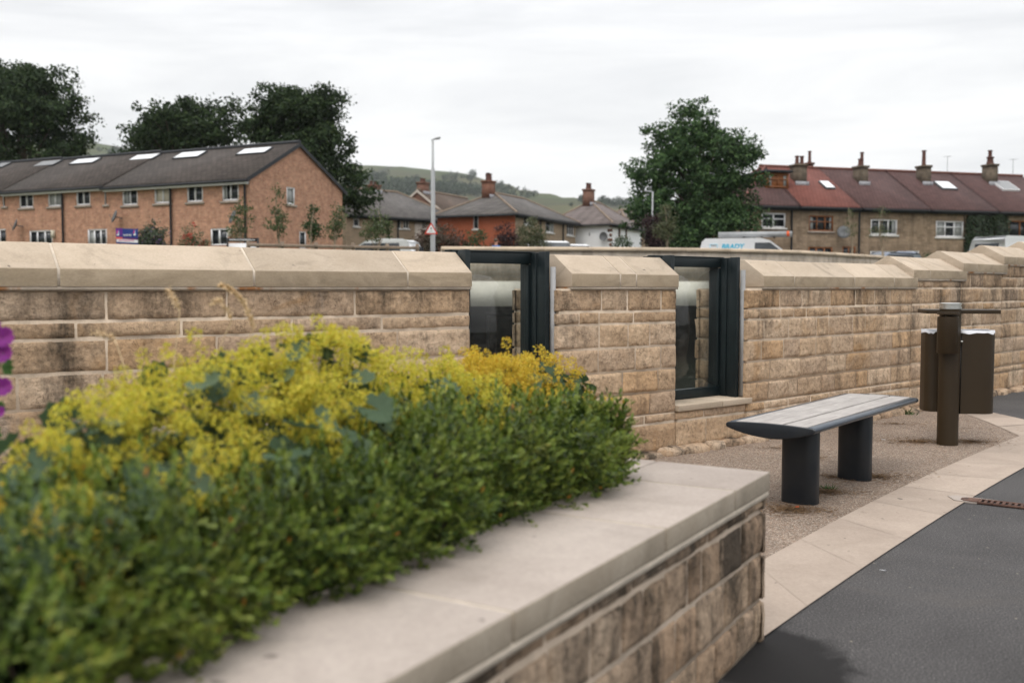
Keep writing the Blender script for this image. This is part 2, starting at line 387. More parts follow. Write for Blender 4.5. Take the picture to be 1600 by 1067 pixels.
# ------------------------------------------------------------------ stonework
def fbm(p, sc, oct=3):
    s, a, tot = 0.0, 1.0, 0.0
    for k in range(oct):
        s += a * mnoise.noise(p * sc); tot += a; sc *= 2.1; a *= 0.55
    return s / tot
def stones(mb, O, U, Nn, L, courses, rng, cell=0.024, amp=0.016, lens=(0.28, 0.62), gap=0.011, mi=0, a0=0.0, jit=0.006):
    O = np.asarray(O)[:2]; U = np.asarray(U)[:2]; Nn = np.asarray(Nn)[:2]
    for ci, (z0, z1) in enumerate(courses):
        a = a0; end = L
        while a < end - 1e-3:
            h = z1 - z0
            w = rng.uniform(*lens) * (1.0 if h > 0.12 else 0.8)
            if end - (a + w) < lens[0] * 0.6: w = end - a
            b0, b1 = a + gap / 2, a + w - gap / 2
            zz0, zz1 = z0 + gap / 2 + rng.uniform(0, jit), z1 - gap / 2 - rng.uniform(0, jit)
            nu = max(4, int((b1 - b0) / cell) + 1); nv = max(4, int((zz1 - zz0) / cell) + 1)
            base = rng.uniform(0.001, 0.006); tu = rng.uniform(-0.005, 0.005); tv = rng.uniform(-0.006, 0.006); sd = Vector((rng.uniform(0, 90), rng.uniform(0, 90), 0))
            sk = rng.uniform(-.004, .004)
            pl_ = [(rng.uniform(.004, .014), rng.uniform(-.10, .10), rng.uniform(-.16, .16), rng.uniform(.15, .85), rng.uniform(.15, .85)) for _ in range(4)]
            eu, ev = min(.006 / (b1 - b0), .2), min(.006 / (zz1 - zz0), .2)
            fus = [0.0] + list(np.linspace(eu, 1 - eu, nu)) + [1.0]; fvs = [0.0] + list(np.linspace(ev, 1 - ev, nv)) + [1.0]; nu += 2; nv += 2
            V = np.zeros((nv, nu, 3))
            for j in range(nv):
                fv = fvs[j]; z = zz0 + (zz1 - zz0) * fv
                for i in range(nu):
                    fu = fus[i]; x = b0 + (b1 - b0) * fu
                    e = min(fu * (b1 - b0), (1 - fu) * (b1 - b0), fv * (zz1 - zz0), (1 - fv) * (zz1 - zz0))
                    msk = min(1.0, .12 + e / 0.009) if e > 1e-6 else 0.0
                    p = Vector((x, z, 0)) + sd
                    n1 = fbm(p, 9.0, 4); n2 = 1 - abs(mnoise.noise(p * 13.0)) * 2
                    fac = min(h0 + gx * (fu - cu) * (b1 - b0) + gz * (fv - cv) * (zz1 - zz0) for h0, gx, gz, cu, cv in pl_)
                    hh = msk * (base + .75 * max(-.004, fac) * amp / .013 + amp * (n1 * 0.9 + 0.30 * n2)) - 0.003 * (1 - msk)
                    hh = max(hh, 0.0012 * msk + 0.0012 * mnoise.noise(p * 30.0) * msk) if msk > .05 else hh
                    zj = z; xj = x
                    if i in (0, nu - 1): xj += 0.005 * mnoise.noise(p * 22.0)
                    if j in (0, nv - 1): zj += 0.005 * mnoise.noise(p * 17.0 + Vector((7, 3, 1)))
                    q = O + U * xj + Nn * hh
                    V[j, i] = (q[0], q[1], zj + sk * (fu - .5))
            idx = np.arange(nu * nv).reshape(nv, nu)
            q = np.stack([idx[:-1, :-1], idx[:-1, 1:], idx[1:, 1:], idx[1:, :-1]], -1).reshape(-1, 4)
            ring = list(idx[0, :]) + list(idx[1:, -1]) + list(idx[-1, -2::-1]) + list(idx[-2:0:-1, 0])
            flat = V.reshape(-1, 3); sk3 = flat[ring] - np.array((Nn[0], Nn[1], 0)) * 0.03
            n0 = len(flat); m = len(ring)
            sf = np.array([(ring[(k + 1) % m], ring[k], n0 + k, n0 + (k + 1) % m) for k in range(m)])
            fc = np.vstack([q, sf])
            if U[0] * Nn[1] - U[1] * Nn[0] > 0: fc = fc[:, ::-1]
            mb.add(np.vstack([flat, sk3]), fc, mi)
            a += w

# ------------------------------------------------------------------ the flood wall: front line by piece
FH = F / math.cos(PIT)
def vdir(X):
    d = np.array((X - 800.0, FH)); return d / np.linalg.norm(d)
def step_to(P, U, px):
    k = (px - 800.0) / FH
    return (k * P[1] - P[0]) / (U[0] - k * U[1])
anchor = G(973.6, 712.5, 0.04)[:2]
U2, UW1, U1, UW2, U3, U4 = vdir(2850), vdir(2900), vdir(3000), vdir(2700), vdir(2480), vdir(2360)
S2b = anchor + U2 * step_to(anchor, U2, 1060); S2a = anchor + U2 * step_to(anchor, U2, 872)
S1b = S2a + UW1 * step_to(S2a, UW1, 737); S1a = S1b + U1 * step_to(S1b, U1, -260)
S3a = S2b + UW2 * step_to(S2b, UW2, 1170); S3b = S3a + U3 * step_to(S3a, U3, 1427)
marks = [1427, 1504, 1568, 1626, 1680, 1735]
stepP = [S3b]
for px in marks[1:]: stepP.append(stepP[-1] + U4 * step_to(stepP[-1], U4, px))
def nrm(U): return np.array((-U[1], U[0]))     # away from the walk
TH = 0.58
ZC = 1.352
COURSES = [(0.04, 0.262), (0.262, 0.34), (0.34, 0.518), (0.518, 0.70), (0.70, 0.885), (0.885, 1.07), (1.07, 1.165), (1.165, 1.335)]
wall = thing('flood_wall', 'long buff sandstone wall with glazed openings and sloping coping beside the bench', 'wall', (*S2a, 0))
rng = random.Random(7)
def wall_piece(Pa, Pb, U, z0, z1, courses, lens, ends=(True, True), cell=0.024, name='stonework'):
    N = nrm(U); L = float(np.dot(Pb - Pa, U)); mb = MB()
    mb.obox((*Pa, 0), (*U, 0), (*N, 0), 0.026, L - 0.012, 0.0195, TH - 0.0195, z0, z1, 1)
    O = Pa + N * 0.018
    stones(mb, O, U, -N, L, courses, rng, cell, amp=0.013, lens=lens, gap=0.011)
    stones(mb, Pb + N * (TH - 0.018), -U, N, L, courses, rng, 0.07, lens=(0.4, 0.8))
    if ends[0]: stones(mb, Pa + N * (TH - 0.02) + U * 0.022, -N, -U, TH - 0.04, courses, rng, 0.05, amp=0.008, lens=(0.25, 0.55))
    if ends[1]: stones(mb, Pb + N * 0.02 - U * 0.004, N, U, TH - 0.04, courses, rng, 0.05, amp=0.008, lens=(0.25, 0.55))
    return mb.build(name, [M['block'], M['mortar']], wall, world=True, smooth=True)
up = COURSES[2:]
low = COURSES[:2]
wall_piece(S1a, S1b, U1, 0.34, 1.34, up, (0.42, 0.85), (False, True), 0.022)
wall_piece(S2a, S2b, U2, 0.34, 1.34, up, (0.22, 0.52))
wall_piece(S3a, S3b, U3, 0.34, 1.34, up, (0.22, 0.52), (True, False))
# the low run under the openings
for Pa, Pb, U in ((S1a, S1b, U1), (S1b, S2a, UW1), (S2a, S2b, U2), (S2b, S3a, UW2), (S3a, S3b, U3)):
    wall_piece(Pa, Pb, U, 0.0, 0.338, low, (0.34, 0.66), (False, False))
# the climbing run: the coping steps up each metre or so
rise = [0.0, 0.088, 0.182, 0.29, 0.38, 0.47]
for i in range(len(stepP) - 1):
    r_ = rise[i + 1]; cs = COURSES[:-1] + [(1.165, 1.34)] + ([(1.34, 1.335 + r_)] if r_ > 0.05 else [])
    if r_ > 0.25: cs = cs[:-1] + [(1.34, 1.47), (1.47, 1.335 + r_)]
    wall_piece(stepP[i], stepP[i + 1], U4, 0.0, 1.34 + r_, cs, (0.28, 0.6), (i == 0, False), 0.03)

def coping(Pa, Pb, U, joints, z0, start=0.0, run=0.205, top=0.145, end=0.0):
    """one sloping coping stone between each pair of joints"""
    N = nrm(U); L = float(np.dot(Pb - Pa, U)) + end
    prof = [(-0.006, 0), (-0.006, 0.098), (run, 0.098 + top), (TH - run, 0.098 + top), (TH + 0.006, 0.098), (TH + 0.006, 0)]
    cuts = [start] + [j for j in joints if start + 0.08 < j < L - 0.08] + [L]
    for a, b in zip(cuts[:-1], cuts[1:]):
        mb = MB(); dz = rng.uniform(-.0015, .0015)
        poly = np.array([(*(Pa + N * w), z0 + z + dz) for w, z in prof])
        u3 = np.array((*U, 0.0))
        mb.extrude(poly[::-1], u3 * (a + (0.007 if a > start else 0)), u3 * (b - (0.007 if b < L else 0)), 0)
        mb.P[0] = (mb.P[0][0][[1, 2, 3]], 0) if False else mb.P[0]
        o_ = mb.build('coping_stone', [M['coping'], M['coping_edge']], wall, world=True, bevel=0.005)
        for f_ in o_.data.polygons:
            if abs(f_.normal.z) < .25 and abs(f_.normal.x * N[0] + f_.normal.y * N[1]) > .8: f_.material_index = 1  # front and back faces get the shade-darkened stone
    mb = MB()
    jm = np.array([(*(Pa + N * (w + (0.004 if w < .3 else -.004))), z0 + z - (0.003 if z > .05 else -.003)) for w, z in prof])
    u3 = np.array((*U, 0.0))
    for j in cuts[1:-1]: mb.extrude(jm[::-1], u3 * (j - 0.011), u3 * (j + 0.011), 0)
    # bedding mortar under the stones
    mb.obox((*Pa, 0), (*U, 0), (*N, 0), start + 0.005, L - 0.005, -0.002, TH + 0.002, z0 - 0.018, z0 + 0.001, 1)
    mb.build('mortar_joints', [M['joint_mortar'], M['bed']], wall, world=True)
def jp(P, U, pxs): return [step_to(P, U, x) for x in pxs]
coping(S1a, S1b, U1, jp(S1a, U1, (-130, 92, 397, 637)), ZC)
coping(S2a, S2b, U2, jp(S2a, U2, (969, 994)), ZC, start=step_to(S2a, U2, 893))
coping(S3a, S3b, U3, jp(S3a, U3, (1241, 1335, 1397)), ZC, start=step_to(S3a, U3, 1193), end=0.1)
for i in range(len(stepP) - 1):
    L = float(np.dot(stepP[i + 1] - stepP[i], U4))
    coping(stepP[i], stepP[i + 1], U4, [L * 0.32], ZC + rise[i + 1], run=0.27, top=0.15, end=0.12)

# rubble footing at the bottom of the wall
fm = MB(); r2 = random.Random(3)
for Pa, Pb, U in ((S1a, S1b, U1), (S1b, S2a, UW1), (S2a, S2b, U2), (S2b, S3a, UW2), (S3a, S3b, U3)) + tuple((stepP[i], stepP[i + 1], U4) for i in range(5)):
    N = nrm(U); L = float(np.dot(Pb - Pa, U)); a = 0
    while a < L:
        w = r2.uniform(.12, .34); w = min(w, L - a + .02); h = r2.uniform(.045, .075); d = r2.uniform(.075, .12)
        nx, ny = 5, 4
        v = []; 
        for k in range(2):
            pass
        cen = Pa + U * (a + w / 2) - N * (d / 2 - .05)
        n0 = 9
        th = np.linspace(0, np.pi, 6); an = np.linspace(0, 2 * np.pi, 12, endpoint=False)
        sgn = lambda x, e: np.sign(x) * np.abs(x) ** e
        X = sgn(np.sin(th), .5)[:, None] * sgn(np.cos(an), .5) * w / 2; Y = sgn(np.sin(th), .5)[:, None] * sgn(np.sin(an), .5) * (d / 2 + .05); Z = np.repeat(sgn(np.cos(th), .6)[:, None], 12, 1) * h
        jit = 1 + np.array([[r2.uniform(-.12, .12) for _ in range(12)] for _ in range(6)])
        X, Y, Z = X * jit, Y * jit, Z * jit
        v = np.stack([cen[0] + U[0] * X + N[0] * Y, cen[1] + U[1] * X + N[1] * Y, Z], -1).reshape(-1, 3)
        i = np.arange(5)[:, None] * 12; j = np.arange(12)[None]; k = (j + 1) % 12
        fm.add(v, np.stack([i + 12 + j, i + 12 + k, i + k, i + j], -1).reshape(-1, 4)); a += w
fm.build('rubble_footing', M['planter_block'], wall, world=True, smooth=True)

# glazed openings
def window(Pa, Pb, inner=0.0):
    U = (Pb - Pa) / np.linalg.norm(Pb - Pa); N = nrm(U); W = float(np.linalg.norm(Pb - Pa))
    O = (*Pa, 0); u, n = (*U, 0), (*N, 0)
    fr = MB(); zb, zt = 0.392, 1.612
    def post(a_in, s):          # s=1: fixed at Pb side, growing towards Pa
        def bx(d, t0, t1, w0, w1, z0, z1):
            if s > 0: fr.obox(O, u, n, a_in - t1, a_in - t0, w0, w1, z0, z1)
            else: fr.obox(O, u, n, a_in + t0, a_in + t1, w0, w1, z0, z1)
        bx(0, 0.005, 0.046, 0.088, 0.165, zb, zt)          # outer channel
        bx(0, 0.005, 0.034, 0.165, 0.205, zb, zt - .004)
        bx(0, 0.005, 0.042, 0.205, 0.255, zb, zt - .004)
        bx(0, 0.005, 0.036, 0.255, 0.280, zb, zt - .008)
        bx(0, 0.005, 0.058, 0.280, 0.330, zb + .085, zt - .09)  # glazing stile
        bx(0, 0.005, 0.040, 0.335, 0.40, zb, zt - .004)
    post(W - 0.004, 1); post(0.004, -1)
    fr.obox(O, u, n, 0.01, W - 0.01, 0.275, 0.335, zt - 0.088, zt - .006)      # head rail
    fr.obox(O, u, n, 0.002, W - 0.002, 0.268, 0.345, zt - .0055, zt + .004)    # cap
    fr.obox(O, u, n, 0.01, W - 0.01, 0.275, 0.335, zb, zb + 0.083)            # foot rail
    f = fr.build('window', M['frame'], wall, world=True, bevel=0.003)
    g = MB(); g.obox(O, u, n, 0.05, W - 0.05, 0.300, 0.312, zb + .08, zt - .085)
    g.build('pane', M['pane'], f, world=True)
    sm = MB()
    sm.obox(O, u, n, W - 0.004, W + 0.021, 0.052, 0.088, zb + .01, 1.50)
    sm.build('sealant_strip', M['lead'], f, world=True)
    s1 = MB(); cut = W * 0.62
    s1.obox(O, u, n, 0.002, cut - .004, -0.012, TH + .01, 0.341, 0.390); s1.obox(O, u, n, cut + .004, W + 0.055, -0.012, 0.012, 0.341, 0.390)
    s1.obox(O, u, n, cut + .004, W - 0.002, 0.0125, TH + .01, 0.341, 0.390)
    s1.build('sill', M['coping'], wall, world=True, bevel=0.004)
window(S1b, S2a); window(S2b, S3a)

# ------------------------------------------------------------------ walk: asphalt, gravel, paving, drain
def poly_sheet(name, pts, mats, kind='structure', thick=None, z=None):
    bm = bmesh.new(); vs = [bm.verts.new((p[0], p[1], p[2] if z is None else z)) for p in pts]
    f = bm.faces.new(vs); 
    if f.normal.z < 0: f.normal_flip()
    bm.normal_update()
    if f.normal.z < 0: bmesh.ops.reverse_faces(bm, faces=[f])
    bmesh.ops.triangulate(bm, faces=bm.faces[:])
    if thick:
        ret = bmesh.ops.extrude_face_region(bm, geom=bm.faces[:])
        bmesh.ops.translate(bm, vec=(0, 0, -thick), verts=[e for e in ret['geom'] if isinstance(e, bmesh.types.BMVert)])
        bmesh.ops.recalc_face_normals(bm, faces=bm.faces[:])
    me = bpy.data.meshes.new(name); bm.to_mesh(me); bm.free()
    for m in (mats if isinstance(mats, (list, tuple)) else [mats]): me.materials.append(m)
    o = bpy.data.objects.new(name, me); C.objects.link(o)
    if kind: o['kind'] = kind
    return o
m, nt = new_mat('worn_asphalt'); t = NT(nt); v = t.coord('Object')
c = t.ramp(t.noise(v, 120, 4, 0.75), [(0.34, (0.018, 0.0175, 0.018)), (0.48, (0.060, 0.057, 0.057)), (0.60, (0.094, 0.089, 0.087)), (0.68, (0.30, 0.285, 0.27))])
c = t.mix(1.0, c, t.ramp(t.noise(v, 1.1, 6, 0.62, .5), [(0.3, 0.74), (0.7, 1.2)]), 'MULTIPLY')
vs2 = t.n('ShaderNodeTexVoronoi', Vector=v); vs2.inputs['Scale'].default_value = 9
c = t.mix(t.ramp(vs2.outputs['Distance'], [(0.0, .75), (0.045, .75), (0.06, 0.0)]), c, (0.28, 0.25, 0.20))
c = t.mix(t.ramp(t.noise(v, 0.7, 7, 0.75, 1.2), [(0.56, 0.0), (0.75, 0.35)]), c, (0.12, 0.105, 0.09))
# a wet patch by the planter's corner, spreading from its foot
wc = G(1206, 1035)
mp = t.n('ShaderNodeMapping'); t.set(mp.inputs['Vector'], t.n('ShaderNodeTexCoord').outputs['Object']); mp.inputs['Location'].default_value = (-wc[0], -wc[1], 0)
wp = t.n('ShaderNodeVectorMath'); wp.operation = 'MULTIPLY'; t.set(wp.inputs[0], mp.outputs[0]); wp.inputs[1].default_value = (3.0, 2.1, 1)
ln = t.n('ShaderNodeVectorMath'); ln.operation = 'LENGTH'; t.set(ln.inputs[0], wp.outputs[0])
dd = t.math('ADD', ln.outputs['Value'], t.math('MULTIPLY', t.noise(v, 6.5, 5, 0.55, .4), 0.95))
wet = t.ramp(dd, [(0.0, 1.0), (0.60, 1.0)]); wetr = t.n('ShaderNodeMapRange'); t.set(wetr.inputs[0], dd)
wetr.inputs[1].default_value = 1.16; wetr.inputs[2].default_value = 1.42; wetr.inputs[3].default_value = 1.0; wetr.inputs[4].default_value = 0.0
c = t.mix(wetr.outputs[0], c, t.mix(1.0, c, (0.13, 0.12, 0.12), 'MULTIPLY'))
t.out(t.bsdf(c, t.math('SUBTRACT', 0.92, t.math('MULTIPLY', wetr.outputs[0], 0.14)), t.noise(v, 210, 3, .7), 0.55, 0.005, spec=0.3)); M['asphalt'] = m
m, nt = new_mat('resin_bound_gravel'); t = NT(nt); v = t.coord('Object')
vo = t.n('ShaderNodeTexVoronoi', Vector=v); vo.inputs['Scale'].default_value = 140
hs = t.n('ShaderNodeSeparateColor', Color=vo.outputs['Color'])
c = t.ramp(hs.outputs[0], [(0.0, (0.16, 0.12, 0.09)), (0.22, (0.27, 0.205, 0.16)), (0.5, (0.36, 0.285, 0.225)), (0.78, (0.32, 0.215, 0.15)), (0.92, (0.50, 0.43, 0.36))], 'CONSTANT')
c = t.mix(1.0, c, t.ramp(vo.outputs['Distance'], [(0.25, 1.05), (0.65, 0.62)]), 'MULTIPLY')
c = t.mix(1.0, c, t.ramp(t.noise(v, 1.5, 6, .65, .6), [(0.3, 0.82), (0.7, 1.12)]), 'MULTIPLY')
t.out(t.bsdf(c, 0.85, vo.outputs['Distance'], -0.7, 0.006, spec=0.25)); M['gravel'] = m

back = [(*(S1a + nrm(U1) * .3 - U1 * 14), 0), (*(S1a + nrm(U1) * .3), 0), (*(S2a + nrm(U2) * .3), 0), (*(S3a + nrm(U3) * .3), 0), (*(stepP[0] + nrm(U4) * .3), 0), (*(stepP[-1] + nrm(U4) * .3 + U4 * 30), 0)]
poly_sheet('ground', [(-44, -2, 0)] + back + [(48, 10, 0), (40, -26, 0), (14, -44, 0), (-14, -44, 0), (-36, -26, 0)], M['asphalt'], thick=3.0)
inner = [G(*p) for p in ((1199, 869.5), (1285, 827.5), (1360, 790), (1414, 760), (1468, 731.5), (1531, 707.5), (1594, 682))]
outer = [G(*p) for p in ((1203, 994), (1300, 916), (1397, 852), (1480, 807), (1522, 779), (1547, 760), (1600, 730), (1700, 679))]
def smooth_edge(P, deg=2):
    P = np.array(P); q = np.polyfit(P[:, 1], P[:, 0], deg); y = np.linspace(P[0, 1], P[-1, 1], 14)
    return [np.array((np.polyval(q, a), a, 0.0)) for a in y]
inner = smooth_edge(inner); outer = smooth_edge(outer, 2)
gI = inner[-1]
d0 = (inner[0] - inner[1]); d0 /= np.linalg.norm(d0); e0 = (outer[0] - outer[1]); e0 /= np.linalg.norm(e0)
inner = [inner[0] + d0 * 2.6] + inner; outer = [outer[0] + e0 * 2.4] + outer
gedge = [gI, G(1548, 662), G(1505, 646), G(1478, 634)]
cross_out = [G(1700, 672), G(1640, 664), G(1600, 656.5), G(1572, 649.5), G(1549, 645.5), G(1515, 636)]
wl = [S1a + nrm(U1) * .1, S1b + nrm(U1) * .1, S2a + nrm(U2) * .1, S2b + nrm(U2) * .1, S3a + nrm(U3) * .1, S3b + nrm(U3) * .1]
gw = S3b + U4 * 0.35 + nrm(U4) * .1
poly_sheet('gravel_path', [(*p[:2], .004) for p in inner] + [(*p[:2], .004) for p in gedge] + [(*gw, .004)] + [(*p, .004) for p in wl[::-1]] + [(-5.2, 2.2, .004)], M['gravel'])
# paving slabs: one sheet of mortar, slabs laid on it
def resample(P, n):
    P = np.array([p[:2] for p in P]); s = np.concatenate([[0], np.cumsum(np.linalg.norm(np.diff(P, axis=0), axis=1))])
    q = np.linspace(0, s[-1], n); return np.stack([np.interp(q, s, P[:, 0]), np.interp(q, s, P[:, 1])], -1), s[-1]
pv = MB(); NS = 13; K = 6
ri, li = resample(inner, NS * K + 1); ro, lo = resample(outer, NS * K + 1)
for s in range(NS):
    for k in range(K):
        i0, i1 = s * K + k, s * K + k + 1
        sh0 = 0.004 if k == 0 else 0; sh1 = 0.004 if k == K - 1 else 0
        a, b = ri[i0] + (ri[i1] - ri[i0]) * sh0 / .15, ri[i1] - (ri[i1] - ri[i0]) * sh1 / .15
        c_, d_ = ro[i1] - (ro[i1] - ro[i0]) * sh1 / .15, ro[i0] + (ro[i1] - ro[i0]) * sh0 / .15
        if k == 0: base = pv.n
        pv.add([(*a, .0072), (*b, .0072), (*c_, .0072), (*d_, .0072)], [(3, 2, 1, 0)], 0)
        pv.add([(*ri[i0], .0062), (*ri[i1], .0062), (*ro[i1], .0062), (*ro[i0], .0062)], [(3, 2, 1, 0)], 1)
# merge slab quads so each slab is one island
po = pv.build('paving_strip', [M['paving'], M['joint']]); po['kind'] = 'structure'
bm = bmesh.new(); bm.from_mesh(po.data); bmesh.ops.remove_doubles(bm, verts=bm.verts, dist=1e-4); bmesh.ops.recalc_face_normals(bm, faces=bm.faces[:])
for f in bm.faces:
    if f.normal.z < 0: f.normal_flip()
bm.to_mesh(po.data); bm.free()
cr = MB()
gx, _ = resample(gedge, 9); cx, _ = resample(cross_out, 9)
for k in range(8):
    sh = .012 if k in (2, 5) else 0
    a, b = gx[k] + (gx[k + 1] - gx[k]) * sh / .15, gx[k + 1]
    cr.add([(*a, .0078), (*b, .0078), (*cx[k + 1], .0078), (*(cx[k] + (cx[k + 1] - cx[k]) * sh / .15), .0078)], [(0, 1, 2, 3)], 0)
    cr.add([(*gx[k], .0046), (*gx[k + 1], .0046), (*cx[k + 1], .0046), (*cx[k], .0046)], [(0, 1, 2, 3)], 1)
# the wedge joining the two runs
ctr = [gedge[0], cross_out[0], G(1700, 679)]
cr.add([(*p[:2], .0066) for p in ctr], [(0, 1, 2)], 0)
co = cr.build('paving_return', [M['paving'], M['joint']]); co['kind'] = 'structure'
bm = bmesh.new(); bm.from_mesh(co.data)
for f in bm.faces:
    f.normal_update()
    if f.normal.z < 0: f.normal_flip()
bm.to_mesh(co.data); bm.free()

# slot drain: rusty cast grating and the pale stone at its end
m, nt = new_mat('rusty_cast_iron'); t = NT(nt); v = t.coord('Object')
c = t.ramp(t.noise(v, 30, 6, .7), [(0.3, (0.045, 0.026, 0.022)), (0.55, (0.12, 0.065, 0.048)), (0.75, (0.22, 0.125, 0.085))])
t.out(t.bsdf(c, 0.85, t.noise(v, 120, 4), 0.5, 0.004)); M['rust'] = m
gA, gB = G(1502, 782), G(1680, 802); gU = (gB - gA); gU[2] = 0; gL = np.linalg.norm(gU); gU /= gL; gN = np.array((-gU[1], gU[0], 0))
gw_ = 0.115
drain = thing('drain_grating', 'rusty cast iron slot grating set flush in the dark tarmac', 'drain', (*gA[:2], 0))
dm = MB()
dm.obox(gA, gU, gN, 0.06, gL, -gw_ / 2, -gw_ / 2 + .010, .002, .016); dm.obox(gA, gU, gN, 0.06, gL, gw_ / 2 - .010, gw_ / 2, .002, .016)
a = 0.10; k = 0
while a < gL - .05:
    if k % 9 == 8:
        dm.obox(gA, gU, gN, a, a + .11, -gw_ / 2 + .0102, gw_ / 2 - .0102, .002, .0155); a += .125
    else:
        dm.obox(gA, gU, gN, a, a + .016, -gw_ / 2 + .0102, gw_ / 2 - .0102, .002, .015); a += .034
    k += 1
tip = np.array([gA + gU * .06 + gN * gw_ / 2, gA + gU * .02 + gN * .045, gA + gN * .02, gA - gN * .02, gA + gU * .02 - gN * .045, gA + gU * .06 - gN * gw_ / 2, gA + gU * .10 - gN * gw_ / 2, gA + gU * .10 + gN * gw_ / 2])
tip[:, 2] = 0.014; dm.extrude(tip, (0, 0, -.011), (0, 0, .003))
dm.build('grating', M['rust'], drain, world=True)
dk = MB(); dk.obox(gA, gU, gN, .06, gL, -gw_ / 2 + .01, gw_ / 2 - .01, .0015, .004); dk.lathe([(0, .0175), (.012, .0175)], gA + gU * .03, 10)
dk.build('slot', M['black'], drain, world=True)
es = [gA - gU * .09 + gN * .05, gA - gU * .05 + gN * .10, gA + gU * .24 + gN * .075, gA + gU * .10 + gN * .062, gA + gU * .10 - gN * .062, gA - gU * .03 - gN * .06]
em = MB(); ea = np.array(es); ea[:, 2] = .0; em.extrude(ea[::-1], (0, 0, .002), (0, 0, .0125)); em.build('end_stone', M['planter_top'], drain, world=True)

# ------------------------------------------------------------------ planter
LD = vdir(1730); PN = np.array((-LD[1], LD[0]))            # away from the walker's side
c0 = G(1197, 1000)[:2]; PZ = 0.652
PL, PW, CW = 6.2, 3.0, 0.45
plt_ = thing('stone_planter', 'low raised sandstone planter with pale sawn coping and sooty rock-faced sides', 'planter', (*c0, 0))
Pn = c0 - LD * PL
pc = [(0.0, 0.163), (0.163, 0.343), (0.343, 0.505), (0.505, PZ - .090)]
mb = MB()
mb.obox((*Pn, 0), (*LD, 0), (*PN, 0), 0.0, PL - .022, 0.0225, CW - .05, -.02, PZ - .080, 1)
mb.obox((*Pn, 0), (*LD, 0), (*PN, 0), PL - CW, PL - .026, CW - .05, PW, -.02, PZ - .081, 1)
rng = random.Random(21)
stones(mb, Pn + PN * 0.020, LD, -PN, PL, pc, rng, 0.016, amp=0.010, lens=(0.12, 0.32), gap=0.012)
stones(mb, c0 - LD * 0.006, PN, LD, PW, pc, rng, 0.04, amp=0.011, lens=(0.22, 0.46), gap=0.012)
mb.build('stonework', [M['planter_block'], M['mortar_dark']], plt_, world=True, smooth=True)
ds = []
for px, py in ((1137, 765), (1017.5, 822), (764.5, 948)):
    q = G(px, py, PZ)[:2]; ds.append(float(np.dot(c0 - q, LD)))
ds += [ds[-1] + .95, ds[-1] + 1.9]
cuts = [0.0] + ds + [PL]
jm = MB()
for i, (a, b) in enumerate(zip(cuts[:-1], cuts[1:])):
    s = MB(); W = CW if i else PW
    s.obox((*c0, 0), (*(-LD), 0), (*PN, 0), a + (0.005 if i else -.004), b - 0.005, -.006, CW, PZ - .072, PZ)
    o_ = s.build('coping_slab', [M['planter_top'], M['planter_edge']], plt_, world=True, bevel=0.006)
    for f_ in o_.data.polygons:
        if abs(f_.normal.z) < .3: f_.material_index = 1  # upright sides get the shade-darkened stone
    jm.obox((*c0, 0), (*(-LD), 0), (*PN, 0), b - .010, b + .010, 0.001, CW - .004, PZ - .07, PZ - .0025)
s = MB(); s.obox((*c0, 0), (*(-LD), 0), (*PN, 0), -.004, CW, CW + .006, PW, PZ - .072, PZ); s.build('coping_slab', M['planter_top'], plt_, world=True, bevel=0.006)
jm.obox((*c0, 0), (*(-LD), 0), (*PN, 0), 0.004, PL, -0.003, CW - .06, PZ - .094, PZ - .0725)
jm.obox((*c0, 0), (*(-LD), 0), (*PN, 0), 0.004, CW - .06, CW - .0599, PW, PZ - .094, PZ - .0725)
jm.build('mortar_joints', M['joint_mortar'], plt_, world=True)
so = MB(); so.obox((*c0, 0), (*(-LD), 0), (*PN, 0), CW - .03, PL, CW - .03, PW, 0.2, PZ - .06); so.build('soil', M['soil'], plt_, world=True)

# ------------------------------------------------------------------ bench
bc = np.array((2.164, 6.71)); BL, BW, BZ = 2.04, 0.53, 0.53
bl = np.array((.614, .789)); bl /= np.linalg.norm(bl)
bench = thing('park_bench', 'backless bench of weathered grey timber slats on dark navy steel legs', 'bench', (*bc, 0), math.atan2(bl[1], bl[0]))
# local: x along, y across (+y to the wall)
def lens(n=17, W=BW, t=0.078, tipr=0.018):
    top = [(W / 2 * math.cos(a), 0.012 * math.sin(a)) for a in np.linspace(0, math.pi, n)]
    out = []
    for x in np.linspace(W / 2, -W / 2, n): out.append((x, 0.010 * (1 - (2 * x / W) ** 2)))
    out.append((-W / 2 - .012, -.008)); out.append((-W / 2 - .014, -.020)); out.append((-W / 2 - .006, -.031))
    for x in np.linspace(-W / 2 + .01, W / 2 - .01, n): out.append((x, -.034 - (t - .034) * (1 - (2 * x / W) ** 2)))
    out.append((W / 2 + .006, -.031)); out.append((W / 2 + .014, -.020)); out.append((W / 2 + .012, -.008))
    return out
for sx in (-1, 1):
    mb = MB(); poly = np.array([(0, y, BZ + z) for y, z in lens()])
    mb.extrude(poly if sx > 0 else poly, (sx * BL / 2 - .014, 0, 0), (sx * BL / 2 + .014, 0, 0))
    o = mb.build('end_cap', M['benchmetal'], bench, bevel=0.004)
mb = MB()                                   # side rails: rounded dull edges
for sy in (-1, 1):
    pr = [(.0, .004), (.028, .004), (.040, -.002), (.046, -.014), (.042, -.028), (.028, -.036), (.0, -.036)]
    poly = np.array([(0, sy * (BW / 2 - .036 + a), BZ + b) for a, b in pr])
    mb.extrude(poly, (-BL / 2 + .015, 0, 0), (BL / 2 - .015, 0, 0))
mb.build('side_rail', M['rail'], bench, smooth=False, bevel=.004)
m, nt = new_mat('silvered_slat_timber'); t = NT(nt); v = t.coord('Object', (0.6, 12, 12))
c = t.ramp(t.noise(v, 6, 8, .7, .5), [(0.25, (0.21, 0.19, 0.18)), (0.5, (0.36, 0.335, 0.315)), (0.75, (0.46, 0.435, 0.41))])
